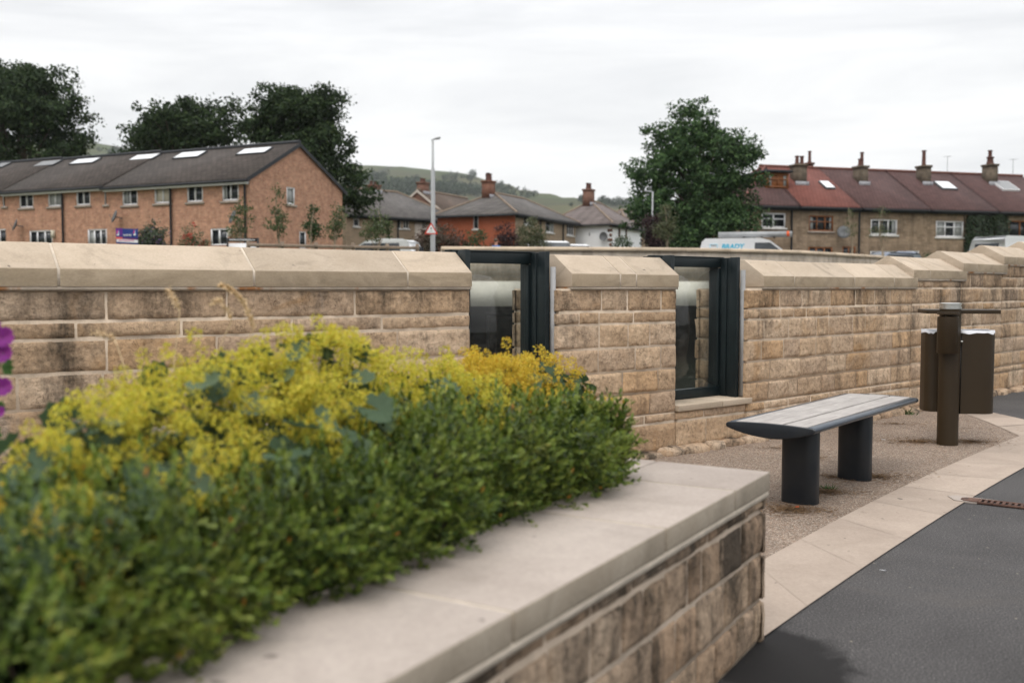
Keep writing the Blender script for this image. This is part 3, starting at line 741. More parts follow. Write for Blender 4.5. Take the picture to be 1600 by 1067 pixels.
c = t.mix(1.0, c, t.ramp(t.noise(t.coord('Object'), 4, 5, .6), [(0.3, .85), (0.7, 1.1)]), 'MULTIPLY')
t.out(t.bsdf(c, 0.75, t.noise(v, 9, 6, .7), .35, .006, spec=.25)); M['slat'] = m
sw = (BW - .072 - .030) / 3
for k in range(3):
    y = -BW / 2 + .036 + .006 + sw / 2 + k * (sw + .009); cz = 0.010 * (1 - (2 * y / BW) ** 2)
    s = MB(); s.box((0, y, BZ + cz - .012), (BL - .032, sw, .024)); s.build('slat', M['slat'], bench, bevel=.004)
s = MB(); poly = np.array([(0, y * .93, BZ - .006 + min(z, -.021)) for y, z in lens()][17:-1]); s.extrude(poly, (-BL / 2 + .016, 0, 0), (BL / 2 - .016, 0, 0))
s.build('underframe', M['benchmetal'], bench)
for px, py in ((1256, 786), (1342, 749.5)):
    g = G(px, py)[:2]; dx = float(np.dot(g - bc, bl)); dy = float(np.dot(g - bc, np.array((-bl[1], bl[0]))))
    s = MB()
    an = np.linspace(0, 2 * np.pi, 32, endpoint=False); e = .75
    px_ = np.sign(np.cos(an)) * np.abs(np.cos(an)) ** e * .075; py_ = np.sign(np.sin(an)) * np.abs(np.sin(an)) ** e * .115
    poly = np.stack([px_ + dx, py_ + dy * .6, np.zeros(32)], -1)
    s.extrude(poly, (0, 0, 0), (0, 0, BZ - .06)); l = s.build('leg', M['benchmetal'], bench, smooth=False, bevel=.003)
    l.data.shade_smooth() if hasattr(l.data, 'shade_smooth') else None
    if hasattr(l.data, 'set_sharp_from_angle'): l.data.set_sharp_from_angle(angle=R(40))

# ------------------------------------------------------------------ litter bin: post, two half-round bins, ashtray
bp = G(1480, 695)[:2]; ang = math.atan2(U4[1], U4[0]) - R(14)
lit = thing('litter_bin', 'bronze brown double litter bin on one post with ashtray and white liners', 'litter bin', (*bp, 0), ang * 0 + R(-8))
def arcs(n, r): return [(r * math.cos(a), r * math.sin(a)) for a in np.linspace(0, 2 * math.pi, n, endpoint=False)]
s = MB(); s.lathe([(0.086, 0), (0.086, 1.165), (0.0, 1.166)], (0, 0, 0), 32); o = s.build('post', M['binbrown'], lit, smooth=True, angle=R(40))
s = MB(); s.lathe([(0.089, 1.167), (0.089, 1.186), (0.082, 1.189), (0.082, 1.196), (0.089, 1.199), (0.089, 1.215), (0.06, 1.219), (0.0, 1.219)], (0, 0, 0), 32); s.build('steel_cap', M['steel'], lit, smooth=True, angle=R(30))
zb0, zb1 = 0.272, 0.975
for sx in (-1, 1):
    w = 0.300 if sx > 0 else 0.175
    # rounded-box plan beside the post, open on top
    pts = []
    x0, x1, y0, y1, r = (0.094, 0.094 + w, -0.02, 0.34, 0.12) if sx > 0 else (0.02, 0.158, 0.096, 0.36, 0.07)
    def corner(cx, cy, a0, a1, rr, n=7): return [(cx + rr * math.cos(a), cy + rr * math.sin(a)) for a in np.linspace(R(a0), R(a1), n)]
    plan = corner(x1 - r, y0 + .17, -80, 0, r) + corner(x1 - r, y1 - r, 0, 90, r) + [(x0, y1)] + [(x0, y0)] + corner(x1 - r - .02, y0 + .01, -90, -60, .03, 2)
    plan = [(x0, y0)] + [(x0 + (x1 - r - x0) * k / 3, y0 - .0 + .01 * (k / 3)) for k in (1, 2)] + corner(x1 - r, y0 + r + .01, -90, 0, r) + corner(x1 - r, y1 - r, 0, 90, r) + [(x0, y1)]
    plan = np.array([(sx * x, y) for x, y in plan]); n = len(plan)
    if sx < 0: plan = plan[::-1]
    cen = plan.mean(0); inn = cen + (plan - cen) * .955
    s = MB()
    rings = [np.c_[plan * 1.0, np.full(n, zb0)], np.c_[plan, np.full(n, zb1)], np.c_[inn, np.full(n, zb1)], np.c_[inn, np.full(n, zb0 + .03)]]
    v = np.vstack(rings); fcs = []
    for k in range(3):
        for i in range(n): j = (i + 1) % n; fcs.append((k * n + i, k * n + j, (k + 1) * n + j, (k + 1) * n + i))
    s.add(v, fcs); s.add(rings[0], [tuple(range(n))[::-1]]); s.add(rings[3], [tuple(range(n))])
    b = s.build('bin_body', M['binbrown'], lit, smooth=True, angle=R(35))
    l = MB(); rr = random.Random(5 + sx)
    o1 = cen + (plan - cen) * 1.015; up_ = np.array([rr.uniform(.004, .012) for _ in range(n)])
    v = np.vstack([np.c_[o1, np.full(n, zb1 - .018) + np.array([rr.uniform(-.012, .01) for _ in range(n)])], np.c_[cen + (plan - cen) * 1.0, zb1 + up_], np.c_[inn * .99 + cen * .01, zb1 + up_ * .7], np.c_[cen + (inn - cen) * .96, np.full(n, zb1 - .12)]])
    fcs = [(k * n + i, k * n + (i + 1) % n, (k + 1) * n + (i + 1) % n, (k + 1) * n + i) for k in range(3) for i in range(n)]
    l.add(v, fcs); l.build('liner', M['liner'], b, smooth=True)
    k = MB(); k.box((sx * (.092 if sx > 0 else .05), .02 if sx > 0 else .085, .60), (.02, .06, .66)); k.build('bracket', M['black'], lit)
s = MB(); s.box((.105, .14, 1.143), (.60, .30, .034)); s.build('hood', M['binbrown'], lit, bevel=.004)
s = MB(); ax = -.045; ay = -.105
s.lathe([(0.0, .795), (0.082, .795), (0.086, .80), (0.086, 1.10), (0.080, 1.104), (0.078, 1.09), (0.0, 1.06)], (ax, ay, 0), 28); a_ = s.build('ashtray', M['binbrown'], lit, smooth=True, angle=R(40))
s = MB(); s.lathe([(0.0, 1.140), (0.088, 1.140), (0.088, 1.122), (0.0, 1.121)], (ax, ay, 0), 28); s.box((ax, ay + .06, 1.11), (.05, .03, .05)); s.build('lid', M['binbrown'], a_, smooth=True, angle=R(40))
s = MB(); s.lathe([(0.0, 0.0), (0.012, 0.0), (0.012, .012), (0, .013)], (.088, -.03, .885), 10); s.build('lock', M['steel'], lit)
# ------------------------------------------------------------------ planting
def PP(s, off, z):
    q = c0 - LD * s + PN * off
    return np.array((q[0], q[1], z))
def unit(a): return a / (np.linalg.norm(a, axis=-1, keepdims=True) + 1e-9)
BOXM = leafmat('box_leaf', [(0.022, 0.048, 0.009), (0.060, 0.105, 0.016), (0.115, 0.175, 0.026), (0.215, 0.27, 0.045)], trans=0.3, rough=0.5,
               patch=[((0.26, 0.27, 0.04), 3.6, 0.52, 0.72), ((0.30, 0.15, 0.02), 2.3, 0.66, 0.76)], accent=((0.42, 0.15, 0.02), 0.003), nscale=5)
BOXY = leafmat('young_box_leaf', [(0.10, 0.17, 0.025), (0.19, 0.26, 0.04), (0.28, 0.33, 0.06)], trans=0.3, rough=0.5, patch=[((0.36, 0.22, 0.03), 2.3, 0.62, 0.74)], nscale=5, accent=((0.5, 0.2, 0.03), 0.01))
M['stem'] = simple('green_stem', (0.10, 0.13, 0.04), 0.7, 0.2)
M['twig'] = simple('brown_twig', (0.06, 0.045, 0.03), 0.9, 0.2)
def sprigs(mb, base, d, rg, n=16, L=0.085, leaf=(0.015, 0.024), width=0.5, spread=0.9):
    """shoots: pairs of small leaves up an axis d from base"""
    S = len(base); d = unit(d)
    t = np.linspace(0.05, 1.0, n)[None, :, None]
    Ls = rg.uniform(.65, 1.25, (S, 1, 1)) * L
    pos = base[:, None] + d[:, None] * t * Ls
    rnd_ = rg.normal(size=(S, n, 3)); rad = unit(rnd_ - d[:, None] * (rnd_ * d[:, None]).sum(-1, keepdims=True))
    ax = unit(d[:, None] * (0.35 + 0.75 * t) + rad * spread * (1.15 - .55 * t))
    nn = unit(d[:, None] - ax * (d[:, None] * ax).sum(-1, keepdims=True) + 0.15 * rg.normal(size=(S, n, 3)))
    sz = rg.uniform(*leaf, (S, n))
    young = np.broadcast_to(t[..., 0] > .62, (S, n)) & (rg.uniform(0, 1, (S, 1)) < .62)
    for m_, k_ in ((0, ~young), (1, young)):
        mb.leaves(pos[k_], ax[k_], nn[k_], sz[k_], sz[k_] * width, mi=m_)
rg = np.random.default_rng(11)
hedge = thing('box_hedge', 'clipped dark green box hedge with a few orange leaves along the planter edge', 'hedge', PP(2.4, .63, PZ - .06))
H0, H1, O0, O1 = .43, 5.0, .405, .80
def htop(s, off):
    bumps = .030 * np.sin(s * 5.1 + 1) + .022 * np.sin(s * 11.3 + off * 9) + .020 * np.sin(s * 23 + off * 17)
    return PZ + .275 - .042 * np.clip(s - .8, 0, 2) + bumps - .06 * np.exp(-((s - H0) / .22) ** 2) - 0.04 * np.clip(.5 - off, 0, 1)
mb = MB()
N1 = 2300                                             # front face
s_ = rg.uniform(H0, H1, N1) ; h_ = rg.uniform(0, 1, N1) ** .9
dep = rg.exponential(.035, N1)
off = O0 - .075 * np.clip(s_ - 1.8, 0, 1.6) + .035 * np.sin(s_ * 6.3) + .025 * np.sin(s_ * 15) + .05 * (1 - h_) ** 3 + dep - .02 + .05 * h_ ** 4 + .042 * np.sin(s_ * 33 + h_ * 5) * np.sin(h_ * 10 + s_ * 9)
z = PZ - .02 + h_ * (htop(s_, O0) - PZ - .02)
q = c0 - LD * s_[:, None] + PN * off[:, None]; base = np.c_[q, z]
d = np.c_[-PN[0] * np.ones(N1), -PN[1] * np.ones(N1), np.full(N1, .75)] + rg.normal(size=(N1, 3)) * .45
sprigs(mb, base, d, rg)
N2 = 1700                                             # top
s_ = rg.uniform(H0, H1, N2); off = rg.uniform(O0, O1, N2); dep = rg.exponential(.03, N2)
q = c0 - LD * s_[:, None] + PN * off[:, None]; base = np.c_[q, htop(s_, off) - .05 - dep + .035 * np.sin(s_ * 31) * np.sin(off * 40 + s_ * 8)]
d = np.c_[rg.normal(size=(N2, 2)) * .38, np.full(N2, 1.0)]
sprigs(mb, base, d, rg, L=.085)
N3 = 700                                              # the end towards the wall
h_ = rg.uniform(0, 1, N3); off = rg.uniform(O0, O1, N3); dep = rg.exponential(.03, N3)
s_ = H0 + .02 * np.sin(off * 30) + dep - .02 + .06 * h_ ** 3
q = c0 - LD * s_[:, None] + PN * off[:, None]; base = np.c_[q, PZ - .02 + h_ * .27]
d = np.c_[LD[0] * np.ones(N3), LD[1] * np.ones(N3), np.full(N3, .7)] + rg.normal(size=(N3, 3)) * .45
sprigs(mb, base, d, rg)
N4 = 420                                              # longer shoots breaking the clipped line
s_ = rg.uniform(H0, 3.8, N4); off = rg.uniform(O0, O1, N4)
q = c0 - LD * s_[:, None] + PN * off[:, None]; base = np.c_[q, htop(s_, off) - .02]
sprigs(mb, base, np.c_[rg.normal(size=(N4, 2)) * .25, np.full(N4, 1.0)], rg, n=20, L=.125)
mb.build('foliage', [BOXM, BOXY], hedge, world=True)
mb = MB(); N5 = 9000                                  # the dense inside
s_ = rg.uniform(H0 + .05, H1, N5); off = rg.uniform(O0 + .05, O1 - .03, N5); zz = rg.uniform(PZ - .07, PZ + .22, N5)
q = c0 - LD * s_[:, None] + PN * off[:, None]
mb.leaves(np.c_[q, zz], rg.normal(size=(N5, 3)), rg.normal(size=(N5, 3)), rg.uniform(.03, .05, N5), rg.uniform(.02, .03, N5))
mb.build('inner_foliage', BOXM, hedge, world=True)
mb = MB()
for k in range(46):
    s0 = rg.uniform(H0 + .1, 4.6); o0 = rg.uniform(O0 + .1, O1 - .1); p = PP(s0, o0, PZ - .08)
    mb = MB(); mb.tube([p, p + np.array((rg.normal() * .05, rg.normal() * .05, .15)), p + np.array((rg.normal() * .12, rg.normal() * .12, .30))], [.006, .004, .002], 5); mb.build('twig', M['twig'], hedge, world=True)

ALF = leafmat('froth_flower', [(0.46, 0.47, 0.05), (0.66, 0.60, 0.06), (0.78, 0.71, 0.11), (0.66, 0.46, 0.035)], trans=0.35, rough=0.7, nscale=4, var=.25)
ALF2 = leafmat('golden_froth_flower', [(0.60, 0.47, 0.05), (0.74, 0.58, 0.06), (0.66, 0.38, 0.03), (0.80, 0.68, 0.10)], trans=0.35, rough=0.7, nscale=4, var=.25)
ALL = leafmat('mantle_leaf', [(0.055, 0.10, 0.045), (0.09, 0.15, 0.075), (0.13, 0.19, 0.105)], trans=0.25, rough=0.65, nscale=3)
def mantle_leaf(mb, c, nrm_, r, rg):
    """round pleated leaf with scalloped rim"""
    nrm_ = unit(nrm_); a = unit(np.cross(nrm_, (0.3, 0.2, 1.0))); b = np.cross(nrm_, a)
    k = 22; an = np.linspace(0.25, 2 * np.pi - .25, k)
    lob = 1 + .10 * np.cos(an * 9)
    cup = .16 + .10 * np.cos(an * 9)
    rim = c + (a * np.cos(an)[:, None] + b * np.sin(an)[:, None]) * (r * lob)[:, None] + nrm_ * (r * cup)[:, None]
    mid = c + (a * np.cos(an)[:, None] + b * np.sin(an)[:, None]) * (r * .55) + nrm_ * (r * (.05 + .05 * np.cos(an * 9)))[:, None]
    v = np.vstack([c[None], mid, rim]); f = [(0, 1 + i, 2 + i) for i in range(k - 1)] + [(1 + i, 1 + k + i, 2 + k + i, 2 + i) for i in range(k - 1)]
    mb.add(v, f)
def mantle(s0, o0, top, rad, seed, label, nfl=95, gold=False, low=0.0):
    rg = np.random.default_rng(seed); zg = PZ - .06
    root = thing('lady_mantle', label, 'plant', PP(s0, o0, zg), group="lady's mantle clumps in the planter")
    cen = PP(s0, o0, zg); H = top - zg
    fl, lv, st = MB(), MB(), MB()
    for k in range(int(nfl * .60)):
        th = rg.uniform(0, 2 * np.pi); rr = rad * math.sqrt(rg.uniform(0, 1)); hh = H * (1 - .38 * (rr / rad) ** 2) * rg.uniform(.58 if k % 3 else .90, 1.0) - low * rg.uniform(0, 1)
        tip = cen + np.array((rr * math.cos(th), rr * math.sin(th), hh))
        b = cen + np.array((rr * .3 * math.cos(th), rr * .3 * math.sin(th), H * .12)); m_ = (b + tip) / 2 + np.array((rr * .15 * math.cos(th), rr * .15 * math.sin(th), .03))
        st.tube([b, m_, tip], [.0022, .0018, .0012], 4, caps=False)
        nsub = rg.integers(4, 7)
        for j in range(nsub):
            sc = tip + rg.normal(size=3) * np.array((.036, .036, .028)); n = 64
            dirs = unit(rg.normal(size=(n, 3))); pos = sc + dirs * rg.uniform(.2, 1, (n, 1)) ** .5 * .0215
            fl.leaves(pos, unit(dirs + rg.normal(size=(n, 3)) * .6), unit(rg.normal(size=(n, 3))), rg.uniform(.007, .011, n), rg.uniform(.005, .008, n))
    for k in range(74):
        th = rg.uniform(0, 2 * np.pi); rr = rad * rg.uniform(.15, 1.15); hh = H * rg.uniform(.30, .92) * (1 - .22 * (rr / rad) ** 2)
        c = cen + np.array((rr * math.cos(th), rr * math.sin(th), hh))
        nr = np.array((math.cos(th) * .55, math.sin(th) * .55, .8)) + rg.normal(size=3) * .3
        mantle_leaf(lv, c, nr, rg.uniform(.034, .062), rg)
        st.tube([cen + np.array((rr * .2 * math.cos(th), rr * .2 * math.sin(th), .0)), (cen + c) / 2 + np.array((0, 0, .04)), c], [.003, .0025, .002], 4, caps=False)
    fl.build('flowers', ALF2 if gold else ALF, root, world=True); lv.build('leaves', ALL, root, world=True); st.build('stems', M['stem'], root, world=True)
mantle(-.02, 1.02, 1.07, .23, 1, "small lady's mantle at the hedge end in front of the first glazed opening", 78, True)
mantle(.42, .99, 1.08, .29, 2, "golden lady's mantle clump next to the small one by the glazed opening", 125, True)
mantle(.92, .95, 1.10, .35, 3, "golden lady's mantle clump low in the middle of the yellow drift", 165)
mantle(1.40, 1.04, 1.24, .35, 4, "tallest lady's mantle clump with acid yellow froth under the dry grass heads", 115)
mantle(1.75, 1.02, 1.21, .35, 5, "tall lime yellow lady's mantle clump just beside the tallest one", 105)
mantle(2.08, .97, 1.12, .34, 6, "lady's mantle clump sloping down towards the purple mallow flowers", 95, low=.05)
mantle(2.38, .90, 1.02, .33, 7, "low lady's mantle clump below the purple mallow with deep yellow froth", 95, low=.08)
mantle(2.62, .84, 0.98, .29, 8, "lowest and most orange lady's mantle clump, under the mallow leaves", 80, True, low=.06)

# big grey-green leaf hanging by the hedge end, and the hollow by it
bl_ = thing('broad_leaf_plant', 'broad pale grey green leaf drooping over the hedge end', 'plant', PP(.78, .9, PZ))
lm = MB(); c = D(812, 688, 3.52)
mantle_leaf(lm, c, np.array((.30, -.65, .75)), .062, rg); mantle_leaf(lm, D(786, 650, 3.55), np.array((-.35, -.4, .9)), .045, rg)
lm.build('leaves', leafmat('sage_leaf', [(0.16, .20, .14), (.19, .24, .17)], .2), bl_, world=True)
sm = MB(); sm.tube([PP(.78, .9, PZ), (PP(.78, .9, PZ) + c) / 2 + np.array((0, 0, .06)), c], [.004, .003, .003], 5); sm.build('stems', M['stem'], bl_, world=True)

# magenta mallow at the left edge
mal = thing('mallow_plant', 'tall mallow with magenta purple flowers and fresh green leaves', 'plant', D(-30, 760, 2.75))
MG = leafmat('magenta_petal', [(.27, .03, .25), (.36, .05, .33), (.31, .03, .34)], .4, .6)
fm_, lf, st = MB(), MB(), MB(); b0 = D(-30, 760, 2.75)
for (px, py, d_, r) in ((4, 528, 2.75, .030), (6, 552, 2.74, .026), (4, 605, 2.74, .026), (-14, 515, 2.8, .032), (-24, 570, 2.78, .032), (0, 645, 2.72, .018)):
    c = D(px, py, d_); fm_ = MB()
    nrm_ = unit(np.array((.25, -.85, .35)) + rg.normal(size=3) * .25); a = unit(np.cross(nrm_, (0, 0.1, 1.))); b = np.cross(nrm_, a)
    for k in range(5):
        an = k * 2 * np.pi / 5 + .3; dr = a * math.cos(an) + b * math.sin(an)
        for sgn in (-.35, 0, .35):
            u = unit(dr + np.cross(nrm_, dr) * sgn + nrm_ * .35)
            fm_.leaves(c[None], u[None], unit(nrm_ + .1 * rg.normal(size=3))[None], np.array([r * 1.15]), np.array([r * .62]), mid=.72)
    fm_.build('flower', MG, mal, world=True)
    st.tube([b0, (b0 + c) / 2 + np.array((-.02, 0, .03)), c], [.004, .003, .002], 5)
for (px, py, r) in ((10, 572, .036), (2, 640, .030), (-18, 620, .04), (-10, 680, .04), (4, 700, .032), (-30, 540, .035)):
    c = D(px - 8, py, 2.76); u = np.array((.9, -.1, -.15 if py < 600 else .5))
    for sg in (-.5, 0, .5):
        lf.leaves(c[None], unit(u + np.array((0, 0, 1.)) * sg)[None], np.array([[.1, -1., .35]]), np.array([r * 1.1]), np.array([r * .75]), mid=.6)
lf.build('leaves', leafmat('mallow_leaf', [(.07, .17, .035), (.10, .22, .05)], .35), mal, world=True); st.build('stems', M['stem'], mal, world=True)

# dry grass heads above the froth
DG = simple('dry_grass_straw', (0.70, 0.53, 0.33), 0.85, 0.2, 9)
gr = thing('dry_grass_tuft', 'tuft of straw coloured dry grass with arching seed heads', 'grass tuft', PP(1.62, 1.45, PZ - .06))
gb = PP(1.62, 1.45, PZ - .06)
hd, bd = MB(), MB()
for pts, w in ((((346, 446), (362, 452), (378, 468), (390, 492), (396, 515)), .020), (((262, 452), (268, 462), (275, 472), (281, 484)), .009),
               (((330, 476), (338, 469), (346, 471), (354, 484), (362, 500)), .010), (((143, 521), (156, 521), (168, 524), (180, 531)), .009)):
    P3 = np.array([D(px, py, 3.15) for px, py in pts]); tt = np.linspace(0, 1, 12)
    Q = np.stack([np.interp(tt, np.linspace(0, 1, len(P3)), P3[:, i]) for i in range(3)], -1)
    hd, bd = MB(), MB(); n = int(130 * w / .008); k = rg.integers(0, 11, n); pos = Q[k] + (Q[np.minimum(k + 1, 11)] - Q[k]) * rg.uniform(0, 1, (n, 1))
    ax = unit((Q[k] - Q[np.minimum(k + 1, 11)]) + rg.normal(size=(n, 3)) * .009)
    hd.leaves(pos, ax, unit(rg.normal(size=(n, 3))), rg.uniform(.012, .022, n), np.full(n, w * .35) * rg.uniform(.6, 1.3, n))
    bd.tube(np.vstack([Q, (Q[-1] + gb) / 2 + np.array((0, 0, .08)), gb]), .0016, 5)
    hd.build('seed_head', DG, gr, world=True); bd.build('stalk', DG, gr, world=True)

# dry needles and litter blown round the feet, small weeds
ND = leafmat('dry_needle', [(.10, .055, .028), (.20, .11, .05), (.32, .20, .10), (.06, .04, .025)], .1, .9)
nd = MB()
def scatter(px, py, rx, ry, n, flat=1.0):
    n = int(n * 1.9)
    c = G(px, py, .005); a = rg.uniform(0, 2 * np.pi, n); r = np.abs(rg.normal(size=n)) * .62 * (1 + .35 * np.sin(a * 3 + px))
    pos = np.c_[c[0] + np.cos(a) * r * rx, c[1] + np.sin(a) * r * ry, rg.uniform(.006, .012, n)]
    ang_ = rg.uniform(0, 2 * np.pi, n); ax = np.c_[np.cos(ang_), np.sin(ang_), rg.uniform(-.05, .16, n)]
    nd.leaves(pos, ax, np.c_[rg.normal(size=(n, 2)) * .2, np.ones(n)], rg.uniform(.015, .06, n), rg.uniform(.002, .007, n))
for a in ((1240, 796, .20, .16, 700), (1290, 768, .20, .17, 500), (1370, 745, .26, .20, 480), (1435, 690, .40, .22, 700), (1520, 690, .30, .20, 480), (1300, 745, .16, .2, 160), (1215, 700, .6, .3, 120), (1400, 662, .6, .2, 160), (1480, 670, .7, .5, 200), (1280, 715, .9, .7, 160)): scatter(*a)
o = nd.build('fallen_needles', ND); tag(o, 'brown dry needles and grit gathered round the bench legs and bin post', 'fallen needles', kind='stuff')
WD = leafmat('weed_leaf', [(.05, .11, .03), (.10, .17, .05)], .3)
for (px, py, sc, lab) in ((1291, 765, .05, 'small green weed growing beside the near bench leg'), (1418, 648, .08, 'green weed tuft at the wall foot behind the bench'), (1150, 604, .05, 'dead weed caught on the sill of the second opening')):
    g = G(px, py) if py > 620 else D(1148, 604, 8.75)
    w = thing('weed_tuft', lab, 'weed', g); mb = MB(); n = 46
    d = np.c_[rg.normal(size=(n, 2)) * .6, rg.uniform(.4, 1, n)]
    mb.leaves(g + rg.normal(size=(n, 3)) * np.array((sc * .4, sc * .4, 0)), d, rg.normal(size=(n, 3)), rg.uniform(.5, 1.3, n) * sc, np.full(n, sc * .13))
    mb.build('leaves', WD if py > 620 else ND, w, world=True)
for i, (px, py, lab) in enumerate(((1243, 792, 'cigarette end with orange tip lying in the needles by the near bench leg'), (1381, 687, 'white scrap of paper lying on gravel beyond the bench'), (1380, 892, 'white paper scrap on the dark tarmac near the paving edge'), (1201, 754, 'white crumb of paper beside the planter corner'), (1203, 688, 'white crumb of paper under the bench end'))):
    g = G(px, py, .012); rr = random.Random(i); mb = MB()
    if i == 0:
        mb.tube([g, g + np.array((.022, .006, .001))], .0036, 8)
        o = mb.build('cigarette_end', M['orange'], loc=g)
    else:
        k = .012 if i < 3 else .008
        P_ = [g + np.array((rr.uniform(-1, 1) * k * 1.6, rr.uniform(-1, 1) * k, rr.uniform(0, .006))) for _ in range(5)]
        P_ = sorted(P_, key=lambda p: math.atan2(p[1] - g[1], p[0] - g[0]))
        top = [p + np.array((0, 0, .002)) for p in P_]
        mb.add(np.array(P_ + top), [tuple(range(5))[::-1], tuple(range(5, 10))] + [(j, (j + 1) % 5, 5 + (j + 1) % 5, 5 + j) for j in range(5)])
        o = mb.build('paper_scrap', M['liner'], loc=g)
    tag(o, lab, 'litter')
# ------------------------------------------------------------------ terrain, river, hills
ZG = 1.6
CP = np.array([-1200, -300, 150, 190, 545, 590, 640, 678, 709, 739, 757, 780, 799, 810, 840, 870, 900, 915, 1000, 1100, 1300, 1700, 2600])
CY = np.array([205, 214, 222, 229, 257, 260, 263, 266, 269, 274, 280.6, 287, 291, 295, 301, 306, 310, 313, 322, 330, 336, 340, 345])
def hill_h(az, Rr):
    """az: angle from the view axis (radians, + to the right), Rr: distance"""
    az = np.asarray(az, float); Rr = np.asarray(Rr, float)
    caz = np.clip(np.cos(az), 0.25, 1); px = 800 + FH * np.tan(np.clip(az, -1.0, 1.0))
    e = 449 - np.interp(px, CP, CY)
    Rc = np.interp(px, [500, 760, 900, 1100], [1640, 1520, 1200, 1240])
    zc = HC + e / FH * Rc * caz
    t_ = np.clip((Rr - 190) / (Rc - 190), 0, None)
    h = ZG + (zc - ZG) * np.where(t_ < 1, t_ ** 1.25, 1 - 0.10 * (t_ - 1))
    front = np.abs(az) < 1.25
    return np.where(front, h, np.where(Rr < 130, -.06, -.06 + (Rr - 130) * .03))
def hill_at(px, py):
    az = math.atan((px - 800) / FH)
    for Rr in np.arange(200, 1800, 6.0):
        z = float(hill_h(az, Rr)); y = 449 - (z - HC) / (Rr * math.cos(az)) * FH
        if y <= py: return np.array((Rr * math.sin(az), Rr * math.cos(az), z))
    return np.array((Rr * math.sin(az), Rr * math.cos(az), z))
azs = np.concatenate([np.arange(-180, -70, 6), np.arange(-70, -36, 2), np.arange(-36, 36, .35), np.arange(36, 70, 2), np.arange(70, 180, 6)]) * math.pi / 180
def inner_R(az):
    if abs(az) > 1.25: return 50.0
    px = 800 + FH * math.tan(az)
    return 27.0 if px < 668 else (58.0 if px < 1440 else 30.0)
steps = np.concatenate([[0, 0], np.linspace(0, 1, 46)[1:] ** 1.6])
V, Fc = [], []
for az in azs:
    r0 = inner_R(az)
    for k, s in enumerate(steps):
        Rr = r0 + (3000 - r0) * s
        z = float(hill_h(az, Rr)) if k > 0 else -2.6
        if Rr > 220: z += 2.2 * mnoise.noise(Vector((Rr * math.sin(az), Rr * math.cos(az), 0)) * .012) + .8 * mnoise.noise(Vector((Rr * math.sin(az), Rr * math.cos(az), 5)) * .04)
        V.append((Rr * math.sin(az), Rr * math.cos(az), z))
K_ = len(steps); A_ = len(azs)
for i in range(A_):
    j = (i + 1) % A_
    for k in range(K_ - 1): Fc.append((i * K_ + k, i * K_ + k + 1, j * K_ + k + 1, j * K_ + k))
m, nt = new_mat('hill_grass'); t = NT(nt); v = t.coord('Object')
vo = t.n('ShaderNodeTexVoronoi', Vector=t.coord('Object', (1, .6, 0))); vo.inputs['Scale'].default_value = .0056
vd = t.n('ShaderNodeTexVoronoi', Vector=t.coord('Object', (1, .6, 0))); vd.feature = 'DISTANCE_TO_EDGE'; vd.inputs['Scale'].default_value = .0056
hs = t.n('ShaderNodeSeparateColor', Color=vo.outputs['Color'])
c = t.ramp(hs.outputs[0], [(0, (.036, .058, .022)), (.35, (.058, .084, .028)), (.65, (.085, .096, .036)), (1, (.12, .115, .058))])
c = t.mix(t.ramp(t.noise(v, .0048, 6, .65, .4), [(.40, 0.0), (.62, .75)]), c, (.072, .06, .034))
c = t.mix(t.ramp(t.noise(v, .011, 6, .7, .6), [(.5, 0.0), (.7, .8)]), c, (.05, .07, .032))
c = t.mix(t.ramp(vd.outputs['Distance'], [(0.012, .8), (.03, 0.0)]), c, (.045, .05, .035))
c = t.mix(1.0, c, t.ramp(t.noise(v, .12, 5, .7), [(.3, .75), (.7, 1.15)]), 'MULTIPLY')
t.out(t.bsdf(c, .95, t.noise(v, .35, 5, .7), .6, 1.0, spec=.1)); M['hill'] = m
mb = MB(); mb.add(V, np.array(Fc)[:, ::-1]); o = mb.build('hills', M['hill'], smooth=True); o['kind'] = 'structure'
m, nt = new_mat('river_water'); t = NT(nt)
t.out(t.bsdf((.02, .022, .016), .12, t.noise(t.coord('Object'), 3, 4), .25, .03, spec=.5)); M['water'] = m
mb = MB(); an = np.linspace(0, 2 * np.pi, 48, endpoint=False); mb.add(np.c_[62 * np.cos(an), 62 * np.sin(an), np.full(48, -1.6)], [tuple(range(48))]); o = mb.build('river_water', M['water']); o['kind'] = 'structure'
M['tarmac2'] = simple('road_tarmac', (.06, .06, .062), .95, .2, 3)

# ------------------------------------------------------------------ bridge
M['parapet'] = brick_mat('parapet_stone', (.44, .37, .295), (.52, .44, .355), (.48, .43, .37), .42, .17, (.72, 1.1), 1.2, .02, dirt=((.08, .07, .055), .5, .75, .6))
M['parapetcap'] = slab_mat('parapet_coping', (.56, .455, .345), (.46, .37, .27), vein=.4, scale=1.2, dirt=(.5, .8), dirtcol=(.22, .15, .08), island=.2)
M['concrete'] = slab_mat('pale_bridge_concrete', (.66, .63, .56), (.54, .51, .45), vein=.4, scale=.8, dirt=(.5, .8), dirtcol=(.14, .13, .11), stretch=(1, 1, .5))
M['culvert'] = simple('dark_wet_masonry', (.035, .034, .03), .9, .4, 1.5)
bpx = [(690, 385, 38.0), (850, 385.6, 38.6), (1000, 386.3, 39.3), (1140, 388, 40.0), (1250, 391, 42), (1330, 396, 46), (1400, 401, 51.5), (1450, 405, 56.5)]
BP = [D(a, b, c) for a, b, c in bpx]
br = thing('road_bridge', 'stone and concrete road bridge over the river, its parapet behind the flood wall', 'bridge', (*BP[2][:2], ZG))
pm = MB(); cm = MB()
